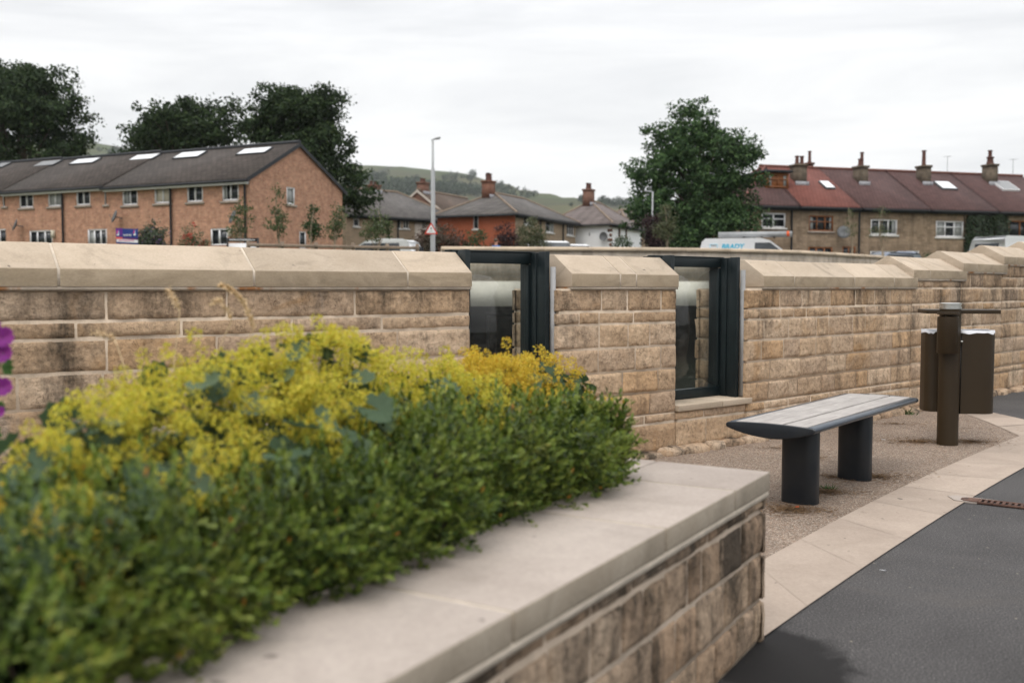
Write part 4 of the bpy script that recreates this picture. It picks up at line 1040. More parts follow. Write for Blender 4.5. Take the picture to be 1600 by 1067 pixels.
for i in range(len(BP) - 1):
    a, b = BP[i], BP[i + 1]; U = (b - a)[:2]; L = np.linalg.norm(U); U /= L; N = nrm(U); zt = (a[2] + b[2]) / 2 - .16
    pm.obox((*a[:2], 0), (*U, 0), (*N, 0), 0, L, 0, .42, 1.58, zt)
    cm.obox((*a[:2], 0), (*U, 0), (*N, 0), 0, L, -.05, 12, .62, 1.579)
    n = max(1, int(L / 1.5))
    for k in range(n):
        q0, q1 = a + (b - a) * k / n, a + (b - a) * (k + 1) / n; s = MB()
        prof = [(-.07, -.16), (-.07, -.06), (.10, 0), (.32, 0), (.49, -.06), (.49, -.16)]
        va = np.array([(*(q0[:2] + N * w + U * .006), q0[2] + z) for w, z in prof] + [(*(q1[:2] + N * w - U * .006), q1[2] + z) for w, z in prof])
        s.add(va, [(i_, (i_ + 1) % 6, 6 + (i_ + 1) % 6, 6 + i_) for i_ in range(6)] + [tuple(range(6))[::-1], tuple(range(6, 12))])
        s.build('coping_stone', M['parapetcap'], br, world=True)
pm.build('parapet', M['parapet'], br, world=True); cm.build('deck_beam', M['concrete'], br, world=True)
dk = MB()
a, b = BP[0], BP[-1]
far = [p[:2] + np.array((0, 13.0)) for p in BP]
for i in range(len(BP) - 1):
    dk.add([(*(BP[i][:2] + np.array((0, .43))), 1.604), (*(BP[i + 1][:2] + np.array((0, .43))), 1.604), (*far[i + 1], 1.604), (*far[i], 1.604)], [(0, 1, 2, 3)])
dk.build('carriageway', M['tarmac2'], br, world=True)
ab = MB()
ab.b2((BP[0][0] - 1.2, 37.6, -2.5), (BP[0][0] + .5, 56, 1.57)); ab.b2((BP[3][0] - 3, 53.0, -2.5), (BP[3][0] + 16, 53.6, .61)); ab.b2((BP[0][0] - 1, 51.5, -2.5), (BP[3][0] - 3.2, 52.2, .61))
ab.build('abutment', M['culvert'], br, world=True)
fm_ = MB()
for x in (BP[0][0] + 1.5, BP[0][0] + 3.2): fm_.b2((x, 46, -2.0), (x + .12, 46.1, .2))
fm_.b2((BP[0][0] + 1.5, 45.9, .05), (BP[0][0] + 3.3, 45.98, .18)); fm_.build('culvert_grille', M['grey'], br, world=True)

# ------------------------------------------------------------------ houses
M['brick'] = brick_mat('orange_buff_brick', (.42, .195, .12), (.56, .30, .185), (.46, .32, .24), blotch=(.66, 1.14), bs=3.4, dirt=((.14, .085, .06), .57, .74, .5))
M['stonewall'] = brick_mat('brown_coursed_stone', (.23, .165, .11), (.34, .25, .17), (.28, .215, .155), .42, .16, (.62, 1.18), 1.0, .018, dirt=((.05, .04, .03), .52, .74, .6))
M['stonewall2'] = brick_mat('tan_coursed_stone', (.30, .23, .16), (.35, .265, .185), (.33, .26, .19), .42, .16, (.8, 1.1), .9, .018)
M['redbrick'] = brick_mat('bright_red_brick', (.32, .085, .04), (.37, .105, .052), (.34, .12, .07), blotch=(.9, 1.06), bs=.8)
M['whiterender'] = simple('white_render', (.80, .81, .82), .9, .05, .7)
M['palerender'] = simple('pale_pink_render', (.52, .46, .40), .9, .06, .8)
M['oldbrick'] = brick_mat('dull_red_brick', (.17, .085, .06), (.21, .105, .075), (.20, .13, .10), blotch=(.8, 1.1))
M['roofdark'] = roof_mat('dark_brown_concrete_tile', ((.058, .048, .042), (.080, .066, .058)), .33, .30)
M['slate'] = roof_mat('grey_slate', ((.105, .097, .093), (.15, .138, .13)), .3, .2, moss=((.12, .12, .085), .3))
M['slate2'] = roof_mat('mauve_slate', ((.15, .125, .118), (.20, .168, .158)), .3, .2)
M['roofbrown'] = roof_mat('brown_tile', ((.10, .075, .06), (.13, .095, .075)))
M['ridgered'] = simple('red_ridge_tile', (.15, .06, .045), .85, .2, 8)
M['ridgetan'] = simple('tan_ridge_tile', (.22, .165, .12), .85, .3, 3)
M['roofred'] = roof_mat('plum_red_tile', ((.090, .050, .047), (.120, .066, .061)), .26, .17)
M['roofnew'] = roof_mat('new_orange_red_tile', ((.18, .066, .052), (.22, .082, .064)), .26, .17)
M['terracotta'] = simple('terracotta', (.10, .044, .033), .9, .35, 5)
M['sootbrick'] = brick_mat('sooty_red_brick', (.20, .075, .045), (.26, .10, .06), (.20, .15, .12), blotch=(.6, 1.1), bs=2)
M['chimneystone'] = brick_mat('shaded_chimney_stone', (.12, .095, .07), (.19, .15, .11), (.15, .125, .10), .35, .2, (.6, 1.1), 1.5, .018)  # wall stone made darker: the chimneys' shade is put into its colour
M['darktrim'] = simple('dark_gutter', (.018, .02, .024), .55, .2)
M['panelwhite'] = simple('sky_white_glazed_panel', (.70, .72, .74), .12, .05, 2, spec=.8)  # white base colour stands in for sky mirrored in the glazing
M['panelgrey'] = simple('dull_roof_panel', (.20, .205, .21), .35, .1, 2, spec=.5)
M['flash'] = simple('lead_flashing', (.30, .30, .32), .6, .2)

def panel(mb, o, u, inn, length, z0, z1, rects, mi=0, rv=.10):
    """upright wall face with real openings and their reveals"""
    o, u, inn = [np.asarray(a, float) for a in (o, u, inn)]
    rects = [(max(a, .02), min(b, length - .02), max(c, z0 + .001), min(d, z1 - .02)) for a, b, c, d in rects]
    xs = sorted({0.0, length, *[r[0] for r in rects], *[r[1] for r in rects]}); zs = sorted({z0, z1, *[r[2] for r in rects], *[r[3] for r in rects]})
    flip = np.dot(np.cross(u, (0, 0, 1.)), inn) > 0
    def quad(p): mb.add(p, [(0, 1, 2, 3) if flip else (3, 2, 1, 0)], mi)
    for a, b in zip(xs[:-1], xs[1:]):
        for c, d in zip(zs[:-1], zs[1:]):
            mx, mz = (a + b) / 2, (c + d) / 2
            if any(r[0] < mx < r[1] and r[2] < mz < r[3] for r in rects): continue
            quad([o + u * a + (0, 0, c), o + u * b + (0, 0, c), o + u * b + (0, 0, d), o + u * a + (0, 0, d)])
    for a, b, c, d in rects:
        P = [o + u * a + (0, 0, c), o + u * b + (0, 0, c), o + u * b + (0, 0, d), o + u * a + (0, 0, d)]
        for i in range(4): mb.add([P[i], P[(i + 1) % 4], P[(i + 1) % 4] + inn * rv, P[i] + inn * rv], [(0, 1, 2, 3)], mi)
def win(parent, o, u, inn, rect, style='w2', pane=None, sill='sill', backs=()):
    a, b, c, d = rect; o, u, inn = [np.asarray(q, float) for q in (o, u, inn)]
    fm = {'w': M['upvc'], 'b': M['brownframe'], 'k': M['black']}[style[0]]; n = int(style[1]); W = b - a; H = d - c; fw = min(.085, W * .12)
    f = MB(); bx = lambda a0, a1, z0, z1, w0=.02, w1=.075: f.obox(o, u, inn, a0, a1, w0, w1, z0, z1)
    bx(a, a + fw, c, d); bx(b - fw, b, c, d); bx(a + fw, b - fw, c, c + fw); bx(a + fw, b - fw, d - fw, d)
    tl = d - fw - .30 * H if 't' in style else d - fw
    for k in range(1, n): x = a + W * k / n; bx(x - fw * .5, x + fw * .5, c + fw, (d - fw) if 's' not in style else tl)
    if 't' in style:
        bx(a + fw, b - fw, tl - fw * .4, tl + fw * .4, .016, .07)
    if 's' in style:
        for k in (1,): bx(a + W * .5 - fw * .6, a + W * .5 + fw * .6, tl, d - fw)
    w_ = f.build('window', fm, parent)
    g = MB(); g.obox(o, u, inn, a + fw * .6, b - fw * .6, .082, .088, c + fw * .6, d - fw * .6); g.build('pane', pane or M['glass'], w_)
    for (s0, s1) in backs:
        q = MB(); q.obox(o, u, inn, a + fw + (W - 2 * fw) * s0, a + fw + (W - 2 * fw) * s1, .0765, .0815, c + fw, d - fw); q.build('curtain', M['net'], w_)
    if sill:
        s = MB(); s.obox(o, u, inn, a - .09, b + .09, -.07, .03, c - .11, c - .002); s.build('sill', M[sill], w_)
    return w_
def roof_geo(L, Dp, eave, rise, hipL, hipR, ov=.30, gov=.10, th=.13):
    sl = rise / (Dp / 2); y0, y1 = -ov, Dp + ov; ze = eave - ov * sl + .06; zr = eave + rise + .06
    xl = -ov if hipL else -gov; xr = L + (ov if hipR else gov)
    el = Dp / 2 if hipL else xl; er = L - Dp / 2 if hipR else xr
    if el > er: el = er = (el + er) / 2
    T = np.array([(xl, y0, ze), (xr, y0, ze), (xr, y1, ze), (xl, y1, ze), (el, Dp / 2, zr), (er, Dp / 2, zr)])
    fs = [(0, 1, 5, 4), (2, 3, 4, 5)]
    if hipL: fs.append((3, 0, 4))
    if hipR: fs.append((1, 2, 5))
    B = T - np.array((0, 0, th)); v = np.vstack([T, B]); ff = list(fs) + [tuple(6 + i for i in f[::-1]) for f in fs]
    cnt = {}
    for f in fs:
        for i in range(len(f)): cnt[(f[i], f[(i + 1) % len(f)])] = 1
    for (a, b) in list(cnt):
        if (b, a) not in cnt: ff.append((b, a, 6 + a, 6 + b))
    return v, ff, T
class House:
    def __init__(s, name, label, O, xd, L, Dp, eave, rise, wallm, roofm, group=None, hipL=False, hipR=False, rects_f=(), rects_l=(), rects_r=(), sidem=None, ridge='ridgetan', zg=ZG, gutter=True, cat='house', white_eave=False):
        s.xd = np.asarray(xd, float) / np.linalg.norm(xd); s.yd = np.array((-s.xd[1], s.xd[0])); s.O = np.asarray(O, float)[:2]; s.L, s.D, s.eave, s.rise, s.zg = L, Dp, eave, rise, zg
        s.root = thing(name, label, cat, (*s.O, zg), math.atan2(s.xd[1], s.xd[0]), group)
        mb = MB(); z0 = -.4
        panel(mb, (0, 0, 0), (1, 0, 0), (0, 1, 0), L, z0, eave, rects_f)
        panel(mb, (0, Dp, 0), (1, 0, 0), (0, -1, 0), L, z0, eave, [])
        sm = mb if sidem is None else MB()
        panel(sm, (0, 0, 0), (0, 1, 0), (1, 0, 0), Dp, z0, eave, rects_l)
        if not hipL: sm.add([(0, 0, eave), (0, Dp, eave), (0, Dp / 2, eave + rise)], [(2, 1, 0)])
        if sidem is not None: sm.build('side_wall', sidem, s.root)
        panel(mb, (L, 0, 0), (0, 1, 0), (-1, 0, 0), Dp, z0, eave, rects_r)
        if not hipR: mb.add([(L, 0, eave), (L, Dp, eave), (L, Dp / 2, eave + rise)], [(0, 1, 2)])
        mb.build('wall', wallm, s.root)
        v, ff, T = roof_geo(L, Dp, eave, rise, hipL, hipR); mb = MB(); mb.add(v, ff); s.roof = mb.build('roof', roofm, s.root); s.T = T
        rt = MB(); rt.tube([T[4] + (0, 0, .02), T[5] + (0, 0, .02)], .10, 8)
        if hipL: rt.tube([T[4] + (0, 0, .02), T[0] + (.05, .05, .03)], .075, 8); rt.tube([T[4] + (0, 0, .02), T[3] + (.05, -.05, .03)], .075, 8)
        if hipR: rt.tube([T[5] + (0, 0, .02), T[1] + (-.05, .05, .03)], .075, 8); rt.tube([T[5] + (0, 0, .02), T[2] + (-.05, -.05, .03)], .075, 8)
        rt.build('ridge_tiles', M[ridge], s.roof)
        if gutter:
            g = MB(); g.b2((T[0][0], -.40, T[0][2] - .20), (T[1][0], -.302, T[0][2] - .09)); 
            if hipL: g.b2((-.40, -.30, T[0][2] - .20), (-.302, Dp + .3, T[0][2] - .09))
            g.build('gutter', M['darktrim'], s.root)
            g = MB(); g.b2((.03, -.299, T[0][2] - .30), (L - .03, -.003, T[0][2] - .14)); g.build('soffit', M['upvc'] if white_eave else M['darktrim'], s.root)
    def rect(s, px, side='f'):
        x0, y0, x1, y1 = px
        O, d = {'f': (s.O, s.xd), 'l': (s.O, s.yd), 'r': (s.O + s.xd * s.L, s.yd)}[side]
        c = (y0 + y1) / 2; a, _ = on_plane(x0, c, O, d); b, _ = on_plane(x1, c, O, d)
        m_ = (x0 + x1) / 2; _, zt = on_plane(m_, y0, O, d); _, zb = on_plane(m_, y1, O, d)
        return (min(a, b), max(a, b), zb - s.zg, zt - s.zg)
    def frame(s, side):
        return {'f': ((0, 0, 0), (1, 0, 0), (0, 1, 0)), 'l': ((0, 0, 0), (0, 1, 0), (1, 0, 0)), 'r': ((s.L, 0, 0), (0, 1, 0), (-1, 0, 0))}[side]
    def slope_pt(s, px, py):
        """local (x, y) where the pixel's ray meets the front roof slope"""
        r = ray(px, py); sl = s.rise / (s.D / 2)
        # world: P = cam + r t ; y_l = (P-O).yd ; z = zg+eave+.06+y_l*sl
        A = r[2] - sl * float(np.dot(r[:2], s.yd)); Bc = s.zg + s.eave + .06 - sl * float(np.dot(s.O, s.yd)) - HC
        P = r * (Bc / A); q = P[:2] - s.O
        return float(np.dot(q, s.xd)), float(np.dot(q, s.yd))
    def roof_panel(s, x0, y0, x1, y1, name, frame_m, glass_m, th=.07):
        sl = s.rise / (s.D / 2); N_ = np.array((0, -sl, 1.)) / math.hypot(1, sl); e = s.eave + .06
        P = np.array([(x, y, e + y * sl) for x, y in ((x0, y0), (x1, y0), (x1, y1), (x0, y1))])
        mb = MB(); mb.extrude(P, N_ * -.02, N_ * th); f = mb.build(name, frame_m, s.roof)
        cen = P.mean(0); Q = cen + (P - cen) * np.array((.90, .90, .90)); mb = MB(); mb.extrude(Q, N_ * (th + .001), N_ * (th + .012)); mb.build('pane', glass_m, f)
    def chimney(s, x, y, w, d_, zt, body, pots=((0, 0, .55, .12),), flash=True, mat_pot='terracotta'):
        sl = s.rise / (s.D / 2); zb = s.eave + min(y - d_ / 2, s.D - y - d_ / 2) * sl - .1; zb = max(zb, s.eave - .1)
        mb = MB(); mb.b2((x - w / 2, y - d_ / 2, zb), (x + w / 2, y + d_ / 2, zt - .14)); mb.b2((x - w / 2 - .06, y - d_ / 2 - .06, zt - .139), (x + w / 2 + .06, y + d_ / 2 + .06, zt))
        c = mb.build('chimney', body, s.roof)
        for (dx, dy, h, r) in pots:
            p = MB(); p.lathe([(r * 1.1, 0), (r * 1.1, .06), (r * .92, .10), (r * .8, h - .09), (r * 1.05, h - .07), (r * 1.05, h), (r * .7, h), (r * .7, h - .1)], (x + dx, y + dy, zt - .005), 12); p.build('chimney_pot', M[mat_pot], c, smooth=True, angle=R(40))
        if flash:
            q = MB(); q.b2((x - w / 2 - .10, y - d_ / 2 - .10, zb + .02), (x + w / 2 + .10, y - d_ / 2 + .02, zb + .34)); q.build('flashing', M['flash'], c)
    def pipe(s, px, side='f', y=340):
        O, d = (s.O, s.xd) if side == 'f' else (s.O, s.yd)
        a, _ = on_plane(px, y, O, d); mb = MB()
        mb.tube([(a, -.10, -.3), (a, -.10, s.eave - .45), (a, -.25, s.eave - .2)], .055, 8); mb.build('downpipe', M['darktrim'], s.root)
    def dish(s, px, py, r=.34, m_='grey'):
        a, z = on_plane(px, py, s.O, s.xd); z -= s.zg; mb = MB()
        cen = np.array((a, -.42, z)); ax = unit(np.array((-.5, -.8, .35))); u = unit(np.cross(ax, (0, 0, 1.))); v = np.cross(u, ax)
        rings = []
        for k, q in enumerate((0.02, .5, 1.0)):
            an = np.linspace(0, 2 * np.pi, 16, endpoint=False); rings.append(cen + (u * np.cos(an)[:, None] + v * np.sin(an)[:, None]) * r * q + ax * (.10 * q * q))
        back_ = [q - ax * .02 for q in rings]
        V_ = np.vstack(rings + back_[::-1]); f = [(k * 16 + i, k * 16 + (i + 1) % 16, (k + 1) * 16 + (i + 1) % 16, (k + 1) * 16 + i) for k in range(5) for i in range(16)]
        mb.add(V_, f); mb.tube([cen, cen + (0, .42, -.05)], .03, 6); mb.tube([cen - v * r * .9, cen + ax * .35], .012, 5); mb.build('satellite_dish', M[m_], s.root, smooth=False)
    def windows(s, lst):
        for px, side, style, kw in lst: win(s.root, *s.frame(side), s.rect(px, side), style, **kw)

def mk(name, label, O, xd, L, Dp, eave, rise, wallm, roofm, wins=(), **kw):
    """house whose openings are cut where its windows stand"""
    tmp = House.__new__(House); tmp.xd = np.asarray(xd, float) / np.linalg.norm(xd); tmp.yd = np.array((-tmp.xd[1], tmp.xd[0])); tmp.O = np.asarray(O, float)[:2]; tmp.L = L; tmp.zg = kw.get('zg', ZG)
    rr = {k: [tmp.rect(w[0], k) for w in wins if w[1] == k] for k in 'flr'}
    h = House(name, label, O, xd, L, Dp, eave, rise, wallm, roofm, rects_f=rr['f'], rects_l=rr['l'], rects_r=rr['r'], **kw); h.windows(wins); return h

# orange-brick terrace
xd = np.array((.90, -.436)); xd /= np.linalg.norm(xd); yd = np.array((-xd[1], xd[0])); Pc = D(390, 300, 47.8)[:2]
def along(px): return -step_to(Pc, -xd, px)            # signed distance from the gable corner (negative: to the far end)
b1 = along(170); b2_ = along(12); b3_ = b2_ - 9.0
EB = 5.30 + HC - ZG
TG = 'orange brick terraced houses'
dk_ = dict(sill='stonesill')
h1 = mk('brick_terraced_house', 'end house of the orange brick terrace with the bare gable and two white roof panels', Pc + xd * b1, xd, -b1, 7.5, EB, 2.0, M['brick'], M['roofdark'], group=TG, ridge='roofdark_r' if False else 'darktrim', white_eave=True, wins=[
    ((191, 294, 215, 321), 'f', 'w2', dict(backs=[(0, .32)], **dk_)), ((241, 291, 267, 318), 'f', 'w2', dict(pane=M['curtain'], **dk_)), ((292, 289, 317, 316), 'f', 'w2', dk_), ((347, 286, 373, 314), 'f', 'w2', dict(backs=[(.0, .2)], **dk_)),
    ((136, 357, 165, 376), 'f', 'w2', dict(sill=None)) if False else ((329, 357, 356, 384), 'f', 'w2', dict(sill=None)),
    ((448, 293, 461, 320), 'r', 'w1', dict(pane=M['net'], **dk_)), ((468, 362, 478.5, 388), 'r', 'w1', dk_)])
h2 = mk('brick_terraced_house', 'middle house of the orange brick terrace with dark downpipes and satellite dishes', Pc + xd * b2_, xd, b1 - b2_ - .01, 7.5, EB + .08, 2.0, M['brick'], M['roofdark'], group=TG, ridge='darktrim', white_eave=True, wins=[
    ((30, 300, 52, 325), 'f', 'w2', dk_), ((75, 298, 96, 323), 'f', 'w2', dict(backs=[(0, 1)], **dk_)), ((119, 296, 141, 321), 'f', 'w2', dk_), ((163, 294, 168.5, 320), 'f', 'w1', dk_),
    ((46, 360, 82, 384), 'f', 'w3', dk_), ((137, 358, 167, 384), 'f', 'w3', dict(backs=[(0, .35)], **dk_))])
h3 = mk('brick_terraced_house', 'far house of the orange brick terrace partly outside the photo', Pc + xd * b3_, xd, b2_ - b3_ - .01, 7.5, EB + .15, 2.0, M['brick'], M['roofdark'], group=TG, ridge='darktrim', white_eave=True, wins=[((-16, 358, 14.5, 384), 'f', 'w2', dk_), ((4, 299, 10, 323), 'f', 'w1', dk_)])
vb = MB(); 
for h in (h1, h2, h3):
    pass
# dark bargeboards up the gable
bb = MB(); T = h1.T
for a, b in ((0, 4), (3, 4)):
    P0, P1 = T[a] + np.array((h1.L + .10 - T[a][0], 0, -.02)), np.array((h1.L + .10, h1.D / 2, T[4][2] - .02))
    nv_ = np.array((0, 0, -.20)); q = np.array([P0 + (0.005, 0, 0), P1 + (0.005, 0, 0), P1 + nv_ + (0.005, 0, 0), P0 + nv_ + (0.005, 0, 0)]); bb.extrude(q, (0, 0, 0), (.03, 0, 0))
bb.build('bargeboard', M['darktrim'], h1.roof)
h1.pipe(269); h1.pipe(385); h2.pipe(100)
for (a, b, c, d, h, mm) in ((368, 243.5, 428, 231.5, h1, 'panelwhite'), (269, 249.5, 325, 237.5, h1, 'panelwhite'), (200, 252.5, 253, 241.5, h1, 'panelwhite'), (107, 258.5, 160, 248, h2, 'panelwhite'), (51, 262, 99, 251.5, h2, 'panelgrey'), (-12, 264, 20, 255, h3, 'panelgrey')):
    x0, y0 = h.slope_pt(a, b); x1, y1 = h.slope_pt(c, d); h.roof_panel(x0, y0, x1, min(y1, h.D / 2 - .15), 'roof_panel', M['darktrim'], M[mm])
h2.dish(36, 353); h1.dish(191, 340); h1.dish(375, 341)
for h, px, py in ((h1, 361, 363), (h2, 85, 366)):
    a, z = on_plane(px, py, h.O, h.xd); mb = MB(); mb.box((a, -.08, z - ZG), (.18, .16, .42)); mb.build('meter_box', M['curtain'], h.root)

# grey-roofed house beyond the gable
OA = D(541, 334, 70.4)[:2]; xA = np.array((.68, .73))
hA = mk('grey_roofed_house', 'tan house with grey slate roof between the brick gable and the lamp post', OA, xA, 11.2, 7.0, 5.05, 2.05, M['stonewall2'], M['slate'], hipR=True, wins=[
    ((552, 335.5, 561.5, 354), 'f', 'w1t', {}), ((584, 336, 598, 352), 'f', 'w2', {}), ((621, 339, 626.5, 357), 'f', 'w1', {}), ((630, 340, 639, 357.5), 'f', 'w2', {}), ((659, 342, 666, 357), 'f', 'w1', dict(pane=M['net']))])
hA.pipe(606); hA.pipe(620.5); x_, y_ = hA.slope_pt(590, 305); hA.chimney(x_ + .2, 3.5, .9, .6, 7.55, M['oldbrick'], ((-.2, 0, .3, .12), (.2, 0, .3, .12)))
a0, _ = on_plane(648, 350, hA.O, hA.xd); a1, _ = on_plane(658.3, 350, hA.O, hA.xd); a2, _ = on_plane(666.8, 350, hA.O, hA.xd); mb = MB(); mb.b2((a0, -.03, -.3), (a1 - .03, -.002, 4.75)); mb.b2((a2 + .03, -.03, -.3), (11.2, -.002, 4.75)); mb.build('rendered_wall', M['palerender'], hA.root)
# brown gabled house behind
hB = mk('brown_gabled_house', 'dull brown gabled house with a broad chimney behind the lamp post', D(690, 327, 84)[:2], (.42, .907), 9, 4.6, 6.5, 1.75, M['oldbrick'], M['roofbrown'], zg=1.3, gutter=False)
hB.chimney(.9, 2.3, .9, .7, 9.0, M['oldbrick'], ((-.25, 0, .35, .13), (.2, 0, .35, .13)))
bg = MB()
for a, b in ((0, 4), (3, 4)):
    P0, P1 = hB.T[a].copy(), hB.T[4].copy(); P0[0] = P1[0] = -.105; q = np.array([P0, P1, P1 - (0, 0, .22), P0 - (0, 0, .22)]); bg.extrude(q, (0, 0, 0), (-.03, 0, 0))
bg.build('bargeboard', M['palerender'], hB.roof)
# red-sided hipped house
hC = mk('red_sided_house', 'hipped house with a bright red brick side and tan stone front', D(805, 332, 69.8)[:2], (.42, .907), 11.6, 6.2, 5.02, 1.6, M['stonewall2'], M['slate'], hipL=True, hipR=True, sidem=M['redbrick'], wins=[
    ((739.5, 336.5, 747.5, 358), 'l', 'w1', {}), ((818, 337.5, 832, 352), 'f', 'w2', {}), ((852.5, 344, 865.5, 363.5), 'f', 'w1', dict(backs=[(.55, 1)])), ((885.5, 348.5, 896.5, 368), 'f', 'w3', {})])
hC.pipe(843); hC.pipe(878.5); hC.chimney(2.7, 3.4, .80, .70, 7.55, M['sootbrick'], ((-.28, -.1, .55, .14), (0, .1, .5, .14), (.28, 0, .55, .14)))
cq = MB()
for k in range(14): cq.b2((-.012, -.012, k * .36), (.35 if k % 2 else .2, -.0015, k * .36 + .33))
cq.build('quoins', M['stonewall2'], hC.root)
# white hipped house
hD = mk('white_rendered_house', 'white rendered house with slate hipped roof beside the big tree', D(955, 347.5, 80)[:2], (.42, .907), 8.0, 5.6, 5.0, 1.85, M['whiterender'], M['slate2'], hipL=True, hipR=True, wins=[
    ((966, 350, 969.5, 371), 'f', 'b1', {}), ((977, 351, 980, 371), 'f', 'b1', {}), ((920, 363, 921.5, 369), 'l', 'w1', dict(sill=None))])
hD.chimney(2.6, 2.9, .95, .7, 7.9, M['oldbrick'], ((-.28, 0, .5, .14), (0, 0, .35, .12), (.28, 0, .52, .14)))
cq = MB()
for k in range(13): cq.b2((-.02, -.02, k * .38), (.30 if k % 2 else .16, -.0015, k * .38 + .24)); cq.b2((-.02, -.0014, k * .38), (-.0015, .30 if k % 2 else .16, k * .38 + .24))
cq.build('quoins', M['oldbrick'], hD.root)
a, z = on_plane(945, 370, hD.O, hD.yd); mb = MB(); mb.lathe([(0, 0), (.25, .03), (.36, .1)], (0, 0, 0), 14); mb.V[0] = np.stack([-.25 - mb.V[0][:, 2], a + mb.V[0][:, 0], z - ZG + mb.V[0][:, 1]], -1); mb.tube([(-.25, a, z - ZG), (0, a, z - ZG)], .03, 6); mb.build('satellite_dish', M['grey'], hD.root)
hE = mk('slate_roofed_house', 'slate roof of a house just showing behind the big leafy tree', D(985, 352, 97)[:2], (.62, .78), 12, 6, 5.3, 2.0, M['stonewall2'], M['slate2'], hipL=True, zg=1.8)

# red-roofed stone terrace
Ot = D(1160, 316, 58.5)[:2]; xt = np.array((.959, .284)); xt /= np.linalg.norm(xt)
brk = [0.0] + [step_to(Ot, xt, p) for p in (1243.5, 1340, 1447, 1552, 1668)]
ET = 4.98 + HC - ZG; SG = 'stone terraced houses with red roofs'
specs = [
    ('hipped end house of the stone terrace with a timber dormer in its plum roof', 'roofred', [((1190, 333, 1227.5, 356), 'f', 'w2ts', dict(sill='sill'))]),
    ('stone terraced house with the bright new orange roof and brown window', 'roofnew', [((1264, 337, 1302, 361.5), 'f', 'b3t', dict(sill='stonesill', backs=[(0, .15), (.9, 1)])), ((1263, 386, 1301, 402), 'f', 'b3', dict(sill=None)), ((1316, 385, 1337, 402), 'f', 'b2', dict(sill=None))]),
    ('stone terraced house with a plain plum roof and a three light white window', 'roofred', [((1360.5, 343, 1402, 367), 'f', 'w3', dict(backs=[(.85, 1)])), ((1360, 392.5, 1400, 404), 'f', 'w3', dict(sill=None)), ((1416, 392, 1436, 404), 'f', 'w1', dict(sill=None))]),
    ('stone terraced house with a white rimmed skylight and ivy at one side', 'roofred', [((1462.5, 345.5, 1505.5, 370.5), 'f', 'w3t', dict(backs=[(0, .28), (.7, 1)]))]),
    ('ivy clad stone terraced house at the end with a tall crowned chimney pot', 'roofred', [((1576, 345, 1612, 372), 'f', 'b2', dict(sill=None))]),
]
ht = []
for i, (lab, rm, ws) in enumerate(specs):
    x0, x1 = brk[i], brk[i + 1]
    ht.append(mk('stone_terraced_house', lab, Ot + xt * x0, xt, x1 - x0 - .006, 8.4, ET, 2.62, M['stonewall'], M[rm], wins=ws, group=SG, hipL=(i == 0), ridge='ridgered'))
# stone chimneys near the party walls
for h, px, wpx, zt_y, pots in ((ht[0], 1253.5, 18, 257.5, ((-.17, -.1, .52, .13), (.17, -.1, .52, .13))), (ht[1], 1351, 14, 260, ((-.12, -.1, .45, .13), (.16, .1, .9, .12))), (ht[2], 1450, 13, 259.5, ((0, 0, 1.0, .14),)), (ht[3], 1554, 14, 257.5, ((0, 0, .5, .24), (0, .02, .95, .15)))):
    x_, y_ = h.slope_pt(px, 289); d_ = Ot[1] + xt[1] * (x_ + float(np.dot(h.O - Ot, xt))) + y_ * .95
    zt = HC + (449 - zt_y) / FH * d_ - ZG; h.chimney(x_, y_ + .45, wpx / FH * d_, .8, zt, M['chimneystone'], pots)
h = ht[1]; x_, _z = on_plane(1265, 252, h.O + h.yd * 4.6, h.xd); h.chimney(x_, 4.6, .35, .35, ET + 2.62 + .45, M['terracotta'], ((0, 0, .75, .11),), flash=False)
p_ = ht[3].roof
for (a, b, c, d, h, gm) in ((1290, 296, 1304.5, 285.5, ht[1], 'panelwhite'), (1472, 297, 1495, 286, ht[3], 'panelwhite'), (1567, 298.5, 1592, 285.5, ht[4], 'panelgrey')):
    x0, y0 = h.slope_pt(a, b); x1, _y = h.slope_pt(c, b); _x, y1 = h.slope_pt(a, d); h.roof_panel(x0, y0, x1, y1, 'skylight', M['upvc'] if gm == 'panelgrey' else M['grey'], M[gm] if gm == 'panelgrey' else M['panelwhite'], .12)
ht[0].pipe(1236); ht[2].pipe(1339.5 + 2); ht[1].dish(1300 + 12, 364, .4)
# dormer
h = ht[0]; x0, y0 = h.slope_pt(1197, 294); x1, _ = h.slope_pt(1231, 294); sl = h.rise / (h.D / 2); zb = h.eave + .06 + y0 * sl; zt = zb + .95
mb = MB(); mb.b2((x0, y0, zb - .2), (x1, y0 + 2.2, zt)); dmr = mb.build('dormer', M['brownframe'], h.roof)
win(h.root, (0, y0 - .08, 0), (1, 0, 0), (0, 1, 0), (x0 + .08, x1 - .08, zb + .05, zt - .08), 'b2t', backs=[(0, .16), (.84, 1)], sill=None)
mb = MB(); mb.b2((x0 - .14, y0 - .25, zt + .002), (x1 + .14, y0 + 2.4, zt + .14)); mb.build('dormer_roof', M['darktrim'], h.roof)
for h, dx in ((ht[0], -1.0), (ht[3], .6), (ht[4], -.2)):
    x_ = min(max(h.L - .5 + dx, .3), h.L - .2); zz = h.eave + h.rise + .05; mb = MB(); mb.tube([(x_, 4.2, zz), (x_, 4.2, zz + 1.15)], .018, 5); mb.tube([(x_ - .3, 4.2, zz + 1.1), (x_ + .3, 4.2, zz + 1.15)], .012, 5)
    for k in range(5): mb.tube([(x_ - .25 + k * .12, 4.05, zz + 1.11 + k * .01), (x_ - .25 + k * .12, 4.35, zz + 1.11 + k * .01)], .008, 4)
    mb.build('aerial', M['lightgrey'], h.roof)
